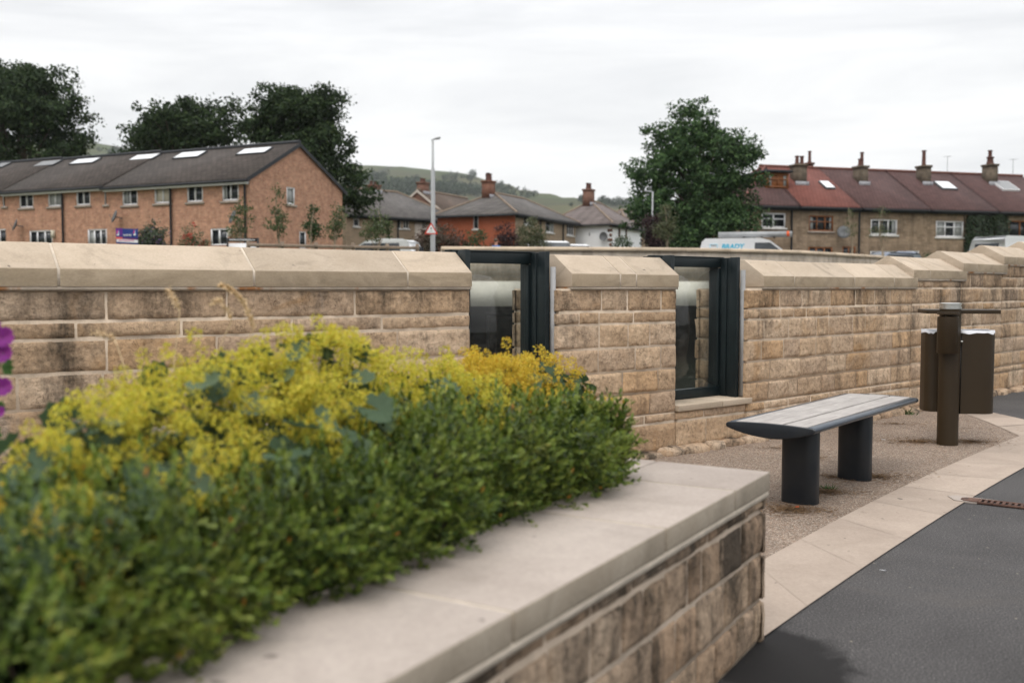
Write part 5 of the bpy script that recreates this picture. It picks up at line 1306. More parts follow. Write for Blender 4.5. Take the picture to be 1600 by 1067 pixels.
# ------------------------------------------------------------------ trees and shrubs
TL = leafmat('sycamore_leaf', [(.009, .024, .006), (.019, .043, .011), (.033, .064, .017), (.060, .094, .026)], trans=.2, rough=.8, patch=[((.060, .058, .020), .22, .60, .8)], nscale=.6)
TL2 = leafmat('ash_leaf', [(.016, .046, .014), (.035, .082, .024), (.062, .125, .036), (.10, .175, .052)], trans=.2, rough=.75, nscale=.6)
SL = leafmat('birch_leaf', [(.06, .09, .032), (.09, .125, .045), (.13, .16, .06)], trans=.35, nscale=1)
OL = leafmat('olive_shrub_leaf', [(.07, .085, .035), (.10, .115, .05), (.14, .145, .065)], trans=.3, nscale=1)
PL_ = leafmat('purple_leaf', [(.022, .010, .012), (.040, .016, .018), (.06, .026, .024)], trans=.2, nscale=1)
RL = leafmat('bronze_hedge_leaf', [(.05, .055, .025), (.085, .052, .032), (.11, .065, .045), (.06, .07, .028)], trans=.25, nscale=.8, patch=[((.105, .05, .04), .35, .45, .6)])
GL = leafmat('green_shrub_leaf', [(.025, .055, .015), (.045, .085, .025), (.065, .11, .035)], trans=.25, nscale=1)
LV = leafmat('hebe_leaf', [(.05, .075, .04), (.075, .10, .055), (.10, .125, .075)], trans=.25, accent=((.20, .13, .26), .10), nscale=1)
IV = leafmat('ivy_leaf', [(.012, .026, .008), (.020, .04, .012), (.04, .065, .02)], trans=.15, nscale=1.2)
def crown_leaves(mb, lobes, nclump, per, leaf, rg, cr=.55, droop=.1, aspect=.6, hollow=.35, bough=1):
    vol = np.array([l[3] * l[4] * l[5] for l in lobes]) ** .75; pk = rg.choice(len(lobes), nclump, p=vol / vol.sum())
    Lb = np.array(lobes)[pk]; d = unit(rg.normal(size=(nclump, 3))); r = (hollow + (1 - hollow) * rg.uniform(0, 1, nclump) ** .6)
    cen = Lb[:, :3] + d * r[:, None] * Lb[:, 3:6]
    if bough > 1:                                       # several clumps to a bough, gaps between boughs
        k = max(1, nclump // bough); src = rg.integers(0, k, nclump)
        cen = cen[src] + np.clip(rg.normal(size=(nclump, 3)), -1.6, 1.6) * np.array((1, 1, .5)) * cr * 1.15
        d = d[src]
    crs = cr * rg.uniform(.55, 1.2, nclump)
    off = np.clip(rg.normal(size=(nclump, per, 3)), -1.7, 1.7) * np.array((1, 1, .62)) * .52
    pos = cen[:, None] + off * crs[:, None, None]
    out = unit(off + .6 * d[:, None] + np.array((0, 0, .5)))
    ax = unit(rg.normal(size=(nclump, per, 3)) + .4 * off - np.array((0, 0, droop * 4)))
    sz = rg.uniform(*leaf, nclump * per)
    mb.leaves(pos.reshape(-1, 3), ax.reshape(-1, 3), (out + .55 * rg.normal(size=out.shape)).reshape(-1, 3), sz, sz * aspect)
    return cen
def tree(name, label, base, zg, lobes_px, d, nclump, leaf, lm, tr=.28, per=46, cr=.55, seed=1, group=None, cat='tree', bark='bark', depth_r=None, aspect=.6, limbs=26, hollow=.35, bough=1, shrink=1.0):
    """lobes_px: (px, py, rx, ry) read off the photo at depth d"""
    rg = np.random.default_rng(seed); b = D(base, 400, d); b[2] = zg
    root = thing(name, label, cat, b, 0, group); lobes = []
    for i, (px, py, rx, ry) in enumerate(lobes_px):
        c = D(px, py, d) - b; k = d / FH; rx, ry = rx * k * shrink, ry * k * shrink
        lobes.append((c[0], c[1] + rg.uniform(-.35, .35) * rx, c[2], rx, (depth_r or .9) * rx, ry))
    mb = MB(); cen = crown_leaves(mb, lobes, nclump, per, leaf, rg, cr, aspect=aspect, hollow=hollow, bough=bough); mb.build('crown', lm, root)
    zc = np.mean([l[2] for l in lobes]); top = max(l[2] + .5 * l[5] for l in lobes); xc = np.average([l[0] for l in lobes], weights=[l[3] for l in lobes])
    tb = MB(); tt = np.linspace(0, 1, 9)
    P = np.stack([xc * tt ** 1.5 + .08 * np.sin(tt * 7 + seed), .1 * np.sin(tt * 5 + seed * 2), -.3 + (top + .3) * tt], -1)
    tb.tube(P, tr * (1 - tt) ** .75 * np.where(tt < .05, 1.35, 1.0) + .012, 9)
    if limbs:
        pick = rg.choice(len(cen), min(limbs, len(cen)), replace=False)
        for c in cen[pick]:
            k = int(np.clip(np.searchsorted(P[:, 2], c[2] * rg.uniform(.3, .65)), 1, 7)); s = P[k]
            mid = (s + c) / 2 + np.array((0, 0, .12 * np.linalg.norm(c - s))); r0 = tr * (1 - tt[k]) ** .75 * .5
            q = np.array([s, s * .6 + mid * .4, mid, mid * .45 + c * .55, c]); tb.tube(q, [r0, r0 * .8, r0 * .55, r0 * .35, .012], 6)
    tb.build('trunk', M[bark], root, smooth=True)
    return root
TG_ = 'big trees behind the brick terrace'
tree('sycamore_tree', 'huge dark sycamore rising over the far end of the brick terrace', 30, ZG, [(20, 175, 75, 70), (60, 160, 55, 52), (95, 185, 45, 42), (15, 130, 50, 30), (110, 215, 35, 32), (-50, 190, 80, 80), (55, 235, 90, 35), (125, 165, 16, 14), (142, 232, 18, 10), (85, 130, 22, 16)], 72, 780, (.17, .34), TL, .45, 56, .74, 1, TG_, bough=7, hollow=.5, shrink=.86)
tree('sycamore_tree', 'round topped dark sycamore behind the roof, left of the one by the gable', 290, ZG, [(285, 195, 58, 38), (330, 200, 48, 34), (245, 205, 44, 28), (228, 222, 28, 16), (355, 178, 26, 14), (300, 225, 90, 18), (372, 205, 16, 20), (268, 170, 24, 14), (208, 212, 12, 8)], 68, 400, (.16, .32), TL, .38, 52, .64, 2, TG_, bough=6, hollow=.5, shrink=.86)
tree('sycamore_tree', 'tall dark sycamore reaching down past the brick gable to the slate roof', 480, ZG, [(460, 175, 52, 38), (440, 160, 32, 24), (490, 200, 46, 36), (505, 165, 22, 16), (520, 215, 26, 18), (420, 200, 30, 26), (475, 235, 60, 24), (450, 142, 26, 10), (548, 290, 30, 28), (555, 318, 22, 16), (530, 265, 30, 20)], 63, 640, (.15, .30), TL, .36, 52, .58, 3, TG_, bough=6, hollow=.5, shrink=.86)
tree('ash_tree', 'large leafy ash with sky showing through, beside the red roofed terrace', 1105, ZG, [(1080, 195, 40, 34), (1050, 225, 40, 36), (1110, 215, 44, 36), (1140, 240, 36, 36), (1030, 270, 40, 34), (1150, 285, 30, 26), (1010, 310, 30, 22), (1040, 325, 42, 28), (1150, 318, 26, 14), (1080, 345, 62, 40), (1005, 335, 22, 20), (1120, 350, 40, 34), (1085, 262, 50, 26), (1098, 300, 44, 34), (1160, 345, 20, 20), (1060, 375, 55, 20), (1090, 172, 20, 12)], 54, 950, (.12, .24), TL2, .24, 54, .46, 4, limbs=44, hollow=.45, bough=4, shrink=.80)
SG_ = 'young trees along the road'
def sapling(px, top, d, wpx, n, label, seed, lm=SL, leaf=(.07, .13), stem='palebark', tr=.035, zg=ZG, per=20, bush=False, base=386, name='sapling', group=SG_):
    h = base - top
    lob = [(px, top + h * .18, wpx * .45, h * .20), (px + wpx * .12, top + h * .42, wpx * .8, h * .24), (px - wpx * .15, top + h * .62, wpx, h * .22)]
    return tree(name, label, px, zg, lob, d, n, leaf, lm, tr, per, .22, seed, group, 'tree', stem, limbs=12, hollow=.1)
sapling(374, 303, 41, 22, 38, 'thin young tree before the downpipe at the brick corner', 11)
sapling(434, 293, 42, 18, 42, 'thin pale young tree at the middle of the brick gable', 12)
sapling(489, 316, 41, 15, 52, 'denser dark young tree before the brick gable by the low window', 13, lm=GL)
sapling(526, 310, 41, 17, 42, 'young tree at the brick gable end next to the slate roof', 14)
sapling(592, 322, 40, 26, 60, 'young tree rising from behind the white car roof', 15)
sapling(1041, 318, 46, 19, 75, 'young tree with pale stem in front of the big ash', 16, lm=OL)
sapling(1329, 318, 50, 12, 16, 'spindly birch sapling between the brown and white windows of the terrace', 17, leaf=(.05, .09))
sapling(1378, 322, 50, 20, 26, 'spindly birch sapling across the three light white window', 18, leaf=(.05, .09))
tree('purple_plum_tree', 'small dark purple leaved tree below the lamp post by the ash', 1019, ZG, [(1020, 355, 12, 22), (1022, 375, 14, 16)], 51, 60, (.09, .18), PL_, .06, 36, .3, 19, limbs=8)
def bush(name, label, px, py0, rx, ry, d, lm, n, leaf, seed, per=34, cr=.26, cat='shrub', flowers=None, group=None, zg=ZG, depth=.8):
    """shrub whose top is at py0; it stands on the ground"""
    rg = np.random.default_rng(seed); b = D(px, 400, d); b[2] = zg; root = thing(name, label, cat, b, 0, group); k = d / FH
    top = D(px, py0, d)[2] - zg; rxm = rx * k; lob = [(0, 0, top * .55, rxm, rxm * depth, top * .47), (-rxm * .35, 0, top * .42, rxm * .6, rxm * depth * .7, top * .42), (rxm * .4, .1, top * .40, rxm * .6, rxm * depth * .7, top * .40)]
    mb = MB(); cen = crown_leaves(mb, lob, n, per, leaf, rg, cr); mb.build('foliage', lm, root)
    st = MB()
    for c in cen[rg.choice(len(cen), 12)]: st.tube([(c[0] * .1, c[1] * .1, -.1), c * np.array((.6, .6, .5)), c], [.03, .02, .008], 5)
    st.build('stems', M['twig'], root)
    if flowers:
        fm, nf, fs = flowers
        for c in cen[rg.choice(len(cen), nf)]:
            mb = MB()
            c = c + unit(np.array((0, -1, .5)) + rg.normal(size=3) * .3) * cr; nn = 12; dr = unit(rg.normal(size=(nn, 3)))
            mb.leaves(c + dr * fs * .25, dr, rg.normal(size=(nn, 3)), np.full(nn, fs * .6), np.full(nn, fs * .6)); mb.build('bloom', fm, root)
    return root
ROSE = leafmat('rose_petal', [(.55, .10, .06), (.62, .17, .11), (.50, .06, .05)], .3)
bush('hebe_bush', 'rounded grey green bush with faint mauve spikes beside the blue signboard', 236, 345, 31, 20, 42, LV, 190, (.07, .15), 31, cr=.22)
bush('rose_bush', 'rose bush with coral red blooms in front of the terrace door', 302, 346, 26, 18, 42, OL, 95, (.06, .11), 32, per=26, cr=.2, flowers=(ROSE, 24, .14))
bush('bronze_hedge', 'long bronze and green hedge behind the warning sign', 690, 352, 48, 20, 47, RL, 420, (.06, .13), 33, cr=.3, cat='hedge')
bush('low_green_bush', 'low green bush under the young tree by the white car', 635, 372, 24, 12, 48, GL, 90, (.07, .13), 36)
bush('green_bush', 'small bright green bush below the narrow window of the red side wall', 745, 357, 20, 20, 46.5, GL, 130, (.06, .12), 34, cat='shrub')
bush('purple_bush', 'dark purple bush behind the man on the bridge', 789, 350, 21, 22, 46, PL_, 150, (.06, .12), 35)
bush('olive_bush', 'tall olive green bush before the stone fronted house', 829, 340, 26, 26, 47, OL, 200, (.06, .12), 37)
bush('clipped_green_bush', 'rounded fresh green bush at the foot of the white house', 971, 367, 18, 16, 50, GL, 120, (.06, .12), 38)
bush('fern_clump', 'green ferny clump poking over the wall by the stepped coping', 1450, 390, 12, 8, 50, GL, 40, (.08, .15), 39)
# ivy on the terrace
rgI = np.random.default_rng(5); h = ht[3]; ivy = thing('wall_ivy', 'dark ivy covering the stone wall of the terrace below the gutter', 'ivy', (*(h.O + h.xd * (h.L - .6)), ZG), math.atan2(h.xd[1], h.xd[0]))
a0, _ = on_plane(1506, 360, h.O, h.xd); a1, _ = on_plane(1574, 360, h.O, h.xd); n = 4600; x = rgI.uniform(a0, a1, n); z = rgI.uniform(0, h.eave - .35, n)
keep = (x > a0 + .5 * np.clip((z - 3.6) / 1.2, 0, 1) * rgI.uniform(.3, 1.4, n)) & ~((x < a0 + 1.5) & (z < 3.9) & (rgI.uniform(0, 1, n) < .0)); x, z = x[keep], z[keep]; n = len(x)
y = -rgI.uniform(.02, .30, n) - .08 * np.sin(x * 4) ; mb = MB()
mb.leaves(np.c_[x - (h.L - .6), y, z], np.c_[rgI.normal(size=n) * .6, -.4 * np.ones(n), -1 + .5 * rgI.normal(size=n)], np.c_[rgI.normal(size=n) * .4, -np.ones(n), .4 + .3 * rgI.normal(size=n)], rgI.uniform(.11, .20, n), rgI.uniform(.10, .17, n))
mb.build('foliage', IV, ivy)
mb = MB()
for k in range(7): mb.tube([(a0 + (a1 - a0) * k / 6 - (h.L - .6), -.02, -.1), (a0 + (a1 - a0) * k / 6 - (h.L - .6) + .2 * math.sin(k * 3), -.02, 4.3)], .025, 5)
mb.build('stems', M['twig'], ivy)

# woods and lone trees on the hill
WL = leafmat('hill_wood_leaf', [(.022, .042, .022), (.035, .058, .028), (.05, .072, .036)], .15, .8, nscale=.03)
rgW = np.random.default_rng(9); mb = MB()
patches = [(592, 278, 14, 7, 26), (618, 290, 20, 8, 40), (645, 287, 16, 6, 26), (672, 292, 22, 5, 36), (712, 297, 34, 6, 60), (705, 278, 12, 4, 12), (735, 278, 8, 3, 8), (772, 291, 14, 3, 14), (590, 300, 40, 8, 55), (655, 300, 34, 5, 40), (745, 300, 40, 4, 44), (780, 296, 20, 3, 18),
           (955, 312, 20, 9, 62), (940, 308, 8, 6, 22), (985, 306, 16, 8, 50), (975, 318, 20, 5, 30), (825, 307, 10, 2, 8), (790, 306, 14, 3, 14), (185, 238, 16, 4, 18), (560, 285, 18, 10, 30), (909, 313, 6, 2, 6), (1010, 318, 25, 8, 45), (740, 272, 5, 1.2, 5)]
for (px, py, rx, ry, n) in patches:
    for k in range(n):
        p = hill_at(px + rgW.normal() * rx * .6, py + rgW.normal() * ry * .55 + 3); s = rgW.uniform(4.0, 7.5); m_ = 46
        dr = unit(rgW.normal(size=(m_, 3))); pos = p + np.array((0, 0, s * .55)) + dr * np.array((.62, .62, .68)) * s * rgW.uniform(.6, 1.05, (m_, 1))
        mb.leaves(pos - dr * .3, rgW.normal(size=(m_, 3)), dr + .5 * rgW.normal(size=(m_, 3)), rgW.uniform(1.3, 2.4, m_), rgW.uniform(1.1, 2.0, m_))
o = mb.build('hillside_woods', WL); tag(o, 'dark woods and thickets spread across the far moorland hillside', 'woods', kind='stuff')
for i, (px, py, r, lab) in enumerate(((845.5, 302.5, 5.5, 'biggest and squarest of the lone trees on the hill skyline'), (863.6, 304.5, 3.2, 'small umbrella shaped tree on the skyline next to the biggest one'), (875, 307.5, 3.8, 'low broad tree between two umbrella shaped trees on the skyline'), (888.3, 308, 3.6, 'last lone tree where the skyline dips to the brick chimney'), (892, 326, 4.2, 'lone dark tree in the green field below the skyline'))):
    p = hill_at(px, py - 1); Rr = p[1]; s = r / FH * Rr; root = thing('hilltop_tree', lab, 'tree', p, 0, 'lone trees on the far hill'); mb = MB(); m_ = 260
    dr = unit(rgW.normal(size=(m_, 3))); pos = np.array((0, 0, s * 1.15)) + dr * np.array((1, 1, .8)) * s * rgW.uniform(.3, 1.0, (m_, 1)); mb.leaves(pos, rgW.normal(size=(m_, 3)), dr + .4 * rgW.normal(size=(m_, 3)), rgW.uniform(.5, .9, m_) * s * .4, rgW.uniform(.4, .8, m_) * s * .35)
    mb.build('crown', WL, root); mb = MB(); mb.tube([(0, 0, -.5), (0, 0, s * .9)], [.28, .15], 6); mb.build('trunk', M['bark'], root)

# ------------------------------------------------------------------ street furniture
def lamp(px, ytop, d, label, arm, thick_y):
    b = D(px, 400, d); b[2] = ZG; r = thing('street_lamp', label, 'street lamp', b, 0, 'street lamps'); k = d / FH; top = D(px, ytop, d)[2] - ZG; zk = D(px, thick_y, d)[2] - ZG
    mb = MB(); mb.lathe([(.085, -.2), (.085, zk), (.05, zk + .08), (.042, top), (0, top + .01)], (0, 0, 0), 14); mb.build('pole', M['lightgrey'], r, smooth=True)
    s = 1 if arm > 0 else -1; al = abs(arm) * k; mb = MB()
    mb.tube([(-s * .06, 0, top - .04), (s * .1, 0, top + .03), (s * al * .45, 0, top + .045)], [.035, .035, .03], 8); mb.build('arm', M['lightgrey'], r)
    mb = MB(); q = np.array([(s * al * .3, -.09, top + .02), (s * al, -.05, top + .07), (s * al, .05, top + .07), (s * al * .3, .09, top + .02)]); mb.extrude(q[:, [0, 1, 2]] if s > 0 else q[::-1], (0, 0, -.035), (0, 0, .035)); l = mb.build('lantern', M['lightgrey'], r, bevel=.01)
    mb = MB(); mb.box((s * al * .62, 0, top + .005), (al * .5, .09, .012)); mb.build('lens', M['net'], l)
lamp(677, 218, 40, 'tall slim grey street lamp standing behind the triangular warning sign', 12, 266)
lamp(1019, 300, 52, 'short grey street lamp half hidden in the ash tree', -12, 340)
# triangular warning sign
d = 38.4; b = D(674, 400, d); b[2] = ZG - .02; r = thing('warning_sign', 'white warning triangle with red border on a grey post', 'road sign', b); k = d / FH
M['signred'] = simple('sign_red', (.55, .035, .015), .5, .05); M['signwhite'] = simple('sign_white', (.74, .74, .75), .5, .03); M['signblack'] = simple('sign_grey_print', (.10, .13, .11), .6, .05); M['signpale'] = simple('sign_faded_print', (.50, .53, .50), .6, .05)
mb = MB(); mb.tube([(0, 0, -.2), (0, 0, D(674, 350, d)[2] - ZG)], .04, 10); mb.build('post', M['lightgrey'], r, smooth=True)
def tri(cx, cz, s, y0, y1): 
    base = [(math.sin(a) * s, math.cos(a) * s) for a in (0, 2 * math.pi / 3, 4 * math.pi / 3)]; out = []
    for i in range(3):
        p, q, n_ = np.array(base[i]), np.array(base[i - 1]), np.array(base[(i + 1) % 3])
        for w in np.linspace(-1, 1, 5): out.append(p + ((q - p) * (.09 * max(-w, 0)) + (n_ - p) * (.09 * max(w, 0))) - p * .06 * (1 - abs(w)))
    return np.array([(cx + x, y0, cz + z) for x, z in out])
cz = D(674.5, 359.2, d)[2] - ZG; rr_ = 20.8 / math.sqrt(3) * k * 1.03
mb = MB(); mb.extrude(tri(0, cz, rr_, -.07, 0), (0, 0, 0), (0, .02, 0)); pl = mb.build('sign_plate', M['signred'], r)
mb = MB(); mb.extrude(tri(0, cz, rr_ * .72, -.0735, 0), (0, 0, 0), (0, .003, 0)); mb.build('face', M['signwhite'], pl)
mb = MB(); mb.lathe([(0, 0), (.032, 0)], (0, 0, 0), 10); mb.V[0] = np.stack([mb.V[0][:, 0], np.full(len(mb.V[0]), -.0765), cz + .078 + mb.V[0][:, 1]], -1); mb.b2((-.020, -.0767, cz + .035), (.018, -.0757, cz + .075)); mb.build('symbol', M['signblack'], pl)
mb = MB()
for zz, xs in ((-.005, (-.045, .0, .04)), (-.062, (-.065, -.02, .03))):
    for x in xs: mb.b2((x - .016, -.0765, cz + zz - .014), (x + .018, -.0755, cz + zz + .014))
mb.build('wording', M['signpale'], pl)
# estate board
d = 41; b = D(199, 400, d); b[2] = ZG; r = thing('estate_board', 'blue and purple signboard with pink corner emblems before the brick terrace', 'signboard', b)
M['signblue'] = simple('board_blue', (.012, .035, .20), .45, .1); M['signpurple'] = simple('board_purple', (.10, .012, .22), .45, .1); M['signpink'] = simple('board_pink', (.62, .06, .26), .45, .1); M['signcoral'] = simple('board_coral', (.62, .10, .09), .45, .1); M['signdark'] = simple('board_maroon', (.10, .01, .09), .45, .1); M['cyan'] = simple('board_pale_blue', (.30, .45, .60), .5, .1)
k = d / FH; w = 34 * k; zt = D(199, 356.5, d)[2] - ZG; hh = .62
def bd(name, mat, x0, x1, z0, z1, y=-.02, par=None, sk=-.045):
    mb = MB(); P = [(x * w - w / 2, y, zt + z + sk * x) for x, z in ((x0, z0), (x1, z0), (x1, z1), (x0, z1))]; mb.extrude(np.array(P), (0, 0, 0), (0, .004, 0)); return mb.build(name, mat, par)
pn = MB(); pn.extrude(np.array([(-w / 2, 0, zt - hh), (w / 2, 0, zt - hh - .045), (w / 2, 0, zt - .045), (-w / 2, 0, zt)]), (0, -.012, 0), (0, .012, 0)); pb = pn.build('panel', M['signblue'], r)
bd('corner_patch', M['signpurple'], .0, .3, -.30, -.002, -.0165, pb); bd('lower_band', M['signdark'], 0.0, 1, -.44, -.37, -.0165, pb); bd('lower_strip', M['signwhite'], .03, 1, -.56, -.441, -.0165, pb); bd('coral_flash', M['signcoral'], 0, .30, -.445, -.36, -.022, pb)
for x in (.10, .86):
    e = MB(); X = x * w - w / 2; e.extrude(np.array([(X - .06, -.023, zt - .22), (X - .01, -.023, zt - .06), (X + .02, -.023, zt - .2)]), (0, 0, 0), (0, .003, 0)); e.build('emblem', M['signpink'], pb)
    e = MB(); e.extrude(np.array([(X - .01, -.0232, zt - .24), (X + .05, -.0232, zt - .26), (X + .04, -.0232, zt - .07), (X + .02, -.0232, zt - .12)]), (0, 0, 0), (0, .003, 0)); e.build('emblem', M['cyan'], pb)
    e = MB(); e.b2((X - .05, -.0236, zt - .31), (X + .045, -.021, zt - .25)); e.build('emblem', M['signwhite'], pb)
def lettering(par, mat, x0, x1, z0, z1, y, seed, n, name='wording'):
    rr = random.Random(seed); mb = MB(); cw = (x1 - x0) / n
    for i in range(n):
        a = x0 + i * cw; hgt = (z1 - z0) * (1.0 if rr.random() < .4 else .68); t_ = cw * .24
        mb.b2((a, y, z0), (a + t_, y + .003, z0 + hgt)); mb.b2((a + cw * .55, y, z0), (a + cw * .55 + t_, y + .003, z0 + (z1 - z0) * .66))
        zz = z0 + (z1 - z0) * rr.choice((.0, .3, .52)); mb.b2((a + t_ + .0005, y, zz), (a + cw * .55 - .0005, y + .003, zz + (z1 - z0) * .14))
    mb.build(name, mat, par)
lettering(pb, M['signwhite'], -.14, .20, zt - .33, zt - .235, -.0205, 4, 7)
lettering(pb, M['signpink'], -.34, .30, zt - .54, zt - .47, -.0205, 5, 11)
mb = MB()
for x in (-.3, .3): mb.b2((x - .03, .0125, -.2), (x + .03, .06, zt - .05))
mb.build('posts', M['wood'], r)
# black framed notice rail
d = 36; b = D(381, 400, d); b[2] = ZG; r = thing('notice_board', 'long low black framed notice board with pale lettering by the brick corner', 'notice board', b); k = d / FH
z1 = D(381, 372.3, d)[2] - ZG; z0 = D(381, 377.6, d)[2] - ZG; x0, x1 = -24 * k, 20.5 * k
mb = MB(); mb.b2((x0, -.03, z0), (x1, .03, z1)); hb = mb.build('header', M['black'], r)
lettering(hb, M['signwhite'], x0 + .05, x1 - .05, z0 + .028, z1 - .025, -.034, 8, 22)
mb = MB(); mb.b2((x0 + .02, -.015, z0 - .6), (x1 - .03, .015, z0 - .06)); mb.build('board', M['signwhite'], r)
mb = MB(); mb.b2((x1 + .01, -.04, -.2), (x1 + .07, .04, z1 + .01)); mb.b2((x0 - .05, -.04, -.2), (x0 - .003, .04, z1)); mb.build('posts', M['black'], r)
# post and rail fence
fp = [(388, 377.5, 29), (441, 378.5, 29.4), (494, 379.6, 29.8), (552, 380.8, 30.2), (605, 382, 30.6), (652, 382.6, 31)]
r = thing('timber_fence', 'low weathered post and rail fence between the flood wall and the brick gable', 'fence', (*D(388, 380, 29)[:2], ZG)); rl = MB()
Pp = [D(*p) for p in fp]
for i, p in enumerate(Pp):
    q = MB(); q.box((p[0], p[1], (p[2] + .02 + ZG - .3) / 2), (.10, .10, p[2] + .02 - ZG + .3)); q.build('post', M['wood'], r, world=True, bevel=.01)
    if i: 
        for dz in (-.10, -.45):
            U = (p - Pp[i - 1])[:2]; L = np.linalg.norm(U); U /= L; a = Pp[i - 1]; zz = (p[2] + a[2]) / 2 + dz; s = MB(); s.obox((*a[:2], 0), (*U, 0), (*nrm(U), 0), -.02, L - .02, -.10, -.055, zz - .045, zz + .045); s.build('rail', M['wood'], r, world=True)

# ------------------------------------------------------------------ vehicles
def text_mesh(name, body, size, mat, parent, mat4, shear=.15, ext=.004, off=.012):
    cu = bpy.data.curves.new(name, 'FONT'); cu.body = body; cu.size = size; cu.extrude = ext; cu.shear = shear; cu.offset = off; cu.align_x = 'LEFT'; cu.resolution_u = 3
    to = bpy.data.objects.new(name + '_curve', cu); C.objects.link(to); bpy.context.view_layer.update()
    me = bpy.data.meshes.new_from_object(to.evaluated_get(bpy.context.evaluated_depsgraph_get())); bpy.data.objects.remove(to); bpy.data.curves.remove(cu)
    me.transform(mat4); me.materials.clear(); me.materials.append(mat); me.name = name
    o = bpy.data.objects.new(name, me); C.objects.link(o); o.parent = parent; return o
def vehicle(name, label, cat, pos, head, L, W, H, paint, kind='van', group=None):
    r = thing(name, label, cat, pos, math.atan2(head[1], head[0]), group); hw = W / 2
    if kind == 'van': pr = [(.0, .35), (-.02, .9), (.02, H * .62), (.13, H * .93), (.30, H), (L * .58, H), (L * .66, H * .955), (L * .83, H * .635), (L * .955, H * .52), (L * .99, H * .40), (L, .55), (L - .02, .28)]; belt = H * .56; ws = (6, 7); gl = (L * .52, L * .745)
    else: pr = [(.0, .35), (-.02, .75), (.05, H * .60), (.30, H * .93), (.55, H * .985), (L * .38, H), (L * .52, H * .965), (L * .72, H * .665), (L * .93, H * .55), (L * .985, H * .44), (L, .5), (L - .03, .22)]; belt = H * .60; ws = (6, 7); gl = (L * .14, L * .66)
    wz = lambda z: hw * (1 - .17 * max(0, (z - belt) / (H - belt)) ** 1.2) if z > belt else hw * (1 - .03 * (belt - z) / belt)
    n = len(pr); ins = [.05 if i in (3, 4, 5, 6) else 0.02 for i in range(n)]
    mb = MB(); Ls = np.array([(x, -wz(z), z) for x, z in pr]); Rs = np.array([(x, wz(z), z) for x, z in pr])
    mb.add(np.vstack([Ls, Rs]), [(i, (i + 1) % n, n + (i + 1) % n, n + i) for i in range(n)])
    # sides as strips between belt lines so they stay planar enough
    cs = MB(); 
    import mathutils
    for S, flip in ((Ls, False), (Rs, True)):
        tess = mathutils.geometry.tessellate_polygon([[Vector((p[0], p[2], 0)) for p in S]])
        mb.add(S, [t_ if not flip else t_[::-1] for t_ in tess])
    body = mb.build('body', paint, r, bevel=.05)
    bm = bmesh.new(); bm.from_mesh(body.data); bmesh.ops.recalc_face_normals(bm, faces=bm.faces[:]); bm.to_mesh(body.data); bm.free()
    a, c = np.array(pr[ws[0]]), np.array(pr[ws[1]]); g = MB(); d_ = c - a; nn = np.array((-d_[1], d_[0])); nn /= np.linalg.norm(nn); nn = nn if nn[0] > 0 else -nn
    p0, p1 = a + d_ * .06 + nn * .008, a + d_ * .95 + nn * .008
    q = np.array([(p0[0], -wz(p0[1]) + .10, p0[1]), (p0[0], wz(p0[1]) - .10, p0[1]), (p1[0], wz(p1[1]) - .06, p1[1]), (p1[0], -wz(p1[1]) + .06, p1[1])]); g.extrude(q, np.array((nn[0], 0, nn[1])) * -.004, np.array((nn[0], 0, nn[1])) * .006); g.build('windscreen', M['glass'], r)
    zt_, zb_ = H * .90, belt + .06
    for s in (-1, 1):
        g = MB(); t_ = (zt_ - belt) / (H - belt)
        xr = a[0] + d_[0] * ((a[1] - zt_) / (a[1] - c[1])) - .12; xb = min(a[0] + d_[0] * ((a[1] - zb_) / (a[1] - c[1])) - .10, gl[1] + .4)
        q = np.array([(gl[0], s * (wz(zb_) + .003), zb_), (xb, s * (wz(zb_) + .003), zb_), (xr, s * (wz(zt_) + .003), zt_), (gl[0] + (.12 if kind != 'van' else 0.02), s * (wz(zt_) + .003), zt_)]); g.extrude(q, (0, 0, 0), (0, s * .006, 0)); g.build('side_window', M['glass'], r)
        m_ = MB(); m_.ball((xb - .12, s * (wz(zb_) + .12), zb_ + .10), (.07, .09, .13), n=10); m_.build('wing_mirror', M['black'], r, smooth=True)
        for x in (L * .19, L * .80):
            w_ = MB(); rr = .33; prf = [(rr * .6, -.1), (rr, -.09), (rr, .09), (rr * .6, .1)]; w_.lathe(prf, (0, 0, 0), 24); v_ = w_.V[0]; w_.V[0] = np.stack([x + v_[:, 0], s * (hw - .085) + v_[:, 2], rr + v_[:, 1]], -1); wh = w_.build('wheel', M['tyre'], r, smooth=True)
            h_ = MB(); h_.lathe([(0, .06 * s), (rr * .6, .085 * s)], (0, 0, 0), 20); v_ = h_.V[0]; h_.V[0] = np.stack([x + v_[:, 0], s * (hw - .085) + v_[:, 2], rr + v_[:, 1]], -1); h_.build('rim', M['steel'], wh, smooth=True)
        hl = MB(); hl.box((L * .965, s * (hw - .22), H * .40), (.10, .30, .14)); hl.build('headlight', M['net'], r, bevel=.02)
        tl = MB(); tl.box((-.012, s * (hw - .12), H * .48), (.06, .12, .34)); tl.build('tail_light', M['orange'], r, bevel=.01)
    g = MB(); g.extrude(np.array([(.095, -hw * .62, H * .84), (.095, hw * .62, H * .84), (.03, hw * .68, H * .63), (.03, -hw * .68, H * .63)]), (-.05, 0, .0), (-.035, 0, 0)); g.build('rear_window', M['glass'], r)
    return r
hd_ = np.array((.965, -.262)); hd_ /= np.linalg.norm(hd_)
vb = D(1094, 388, 46.4); vr = vehicle('builders_van', 'white builders van lettered BRADY with a ladder on its roof, crossing the bridge', 'van', (*vb[:2], 1.606), hd_, 4.75, 1.9, D(1140, 373.5, 45.6)[2] - 1.606, M['whitepaint'])
Hv = D(1140, 373.5, 45.6)[2] - 1.606
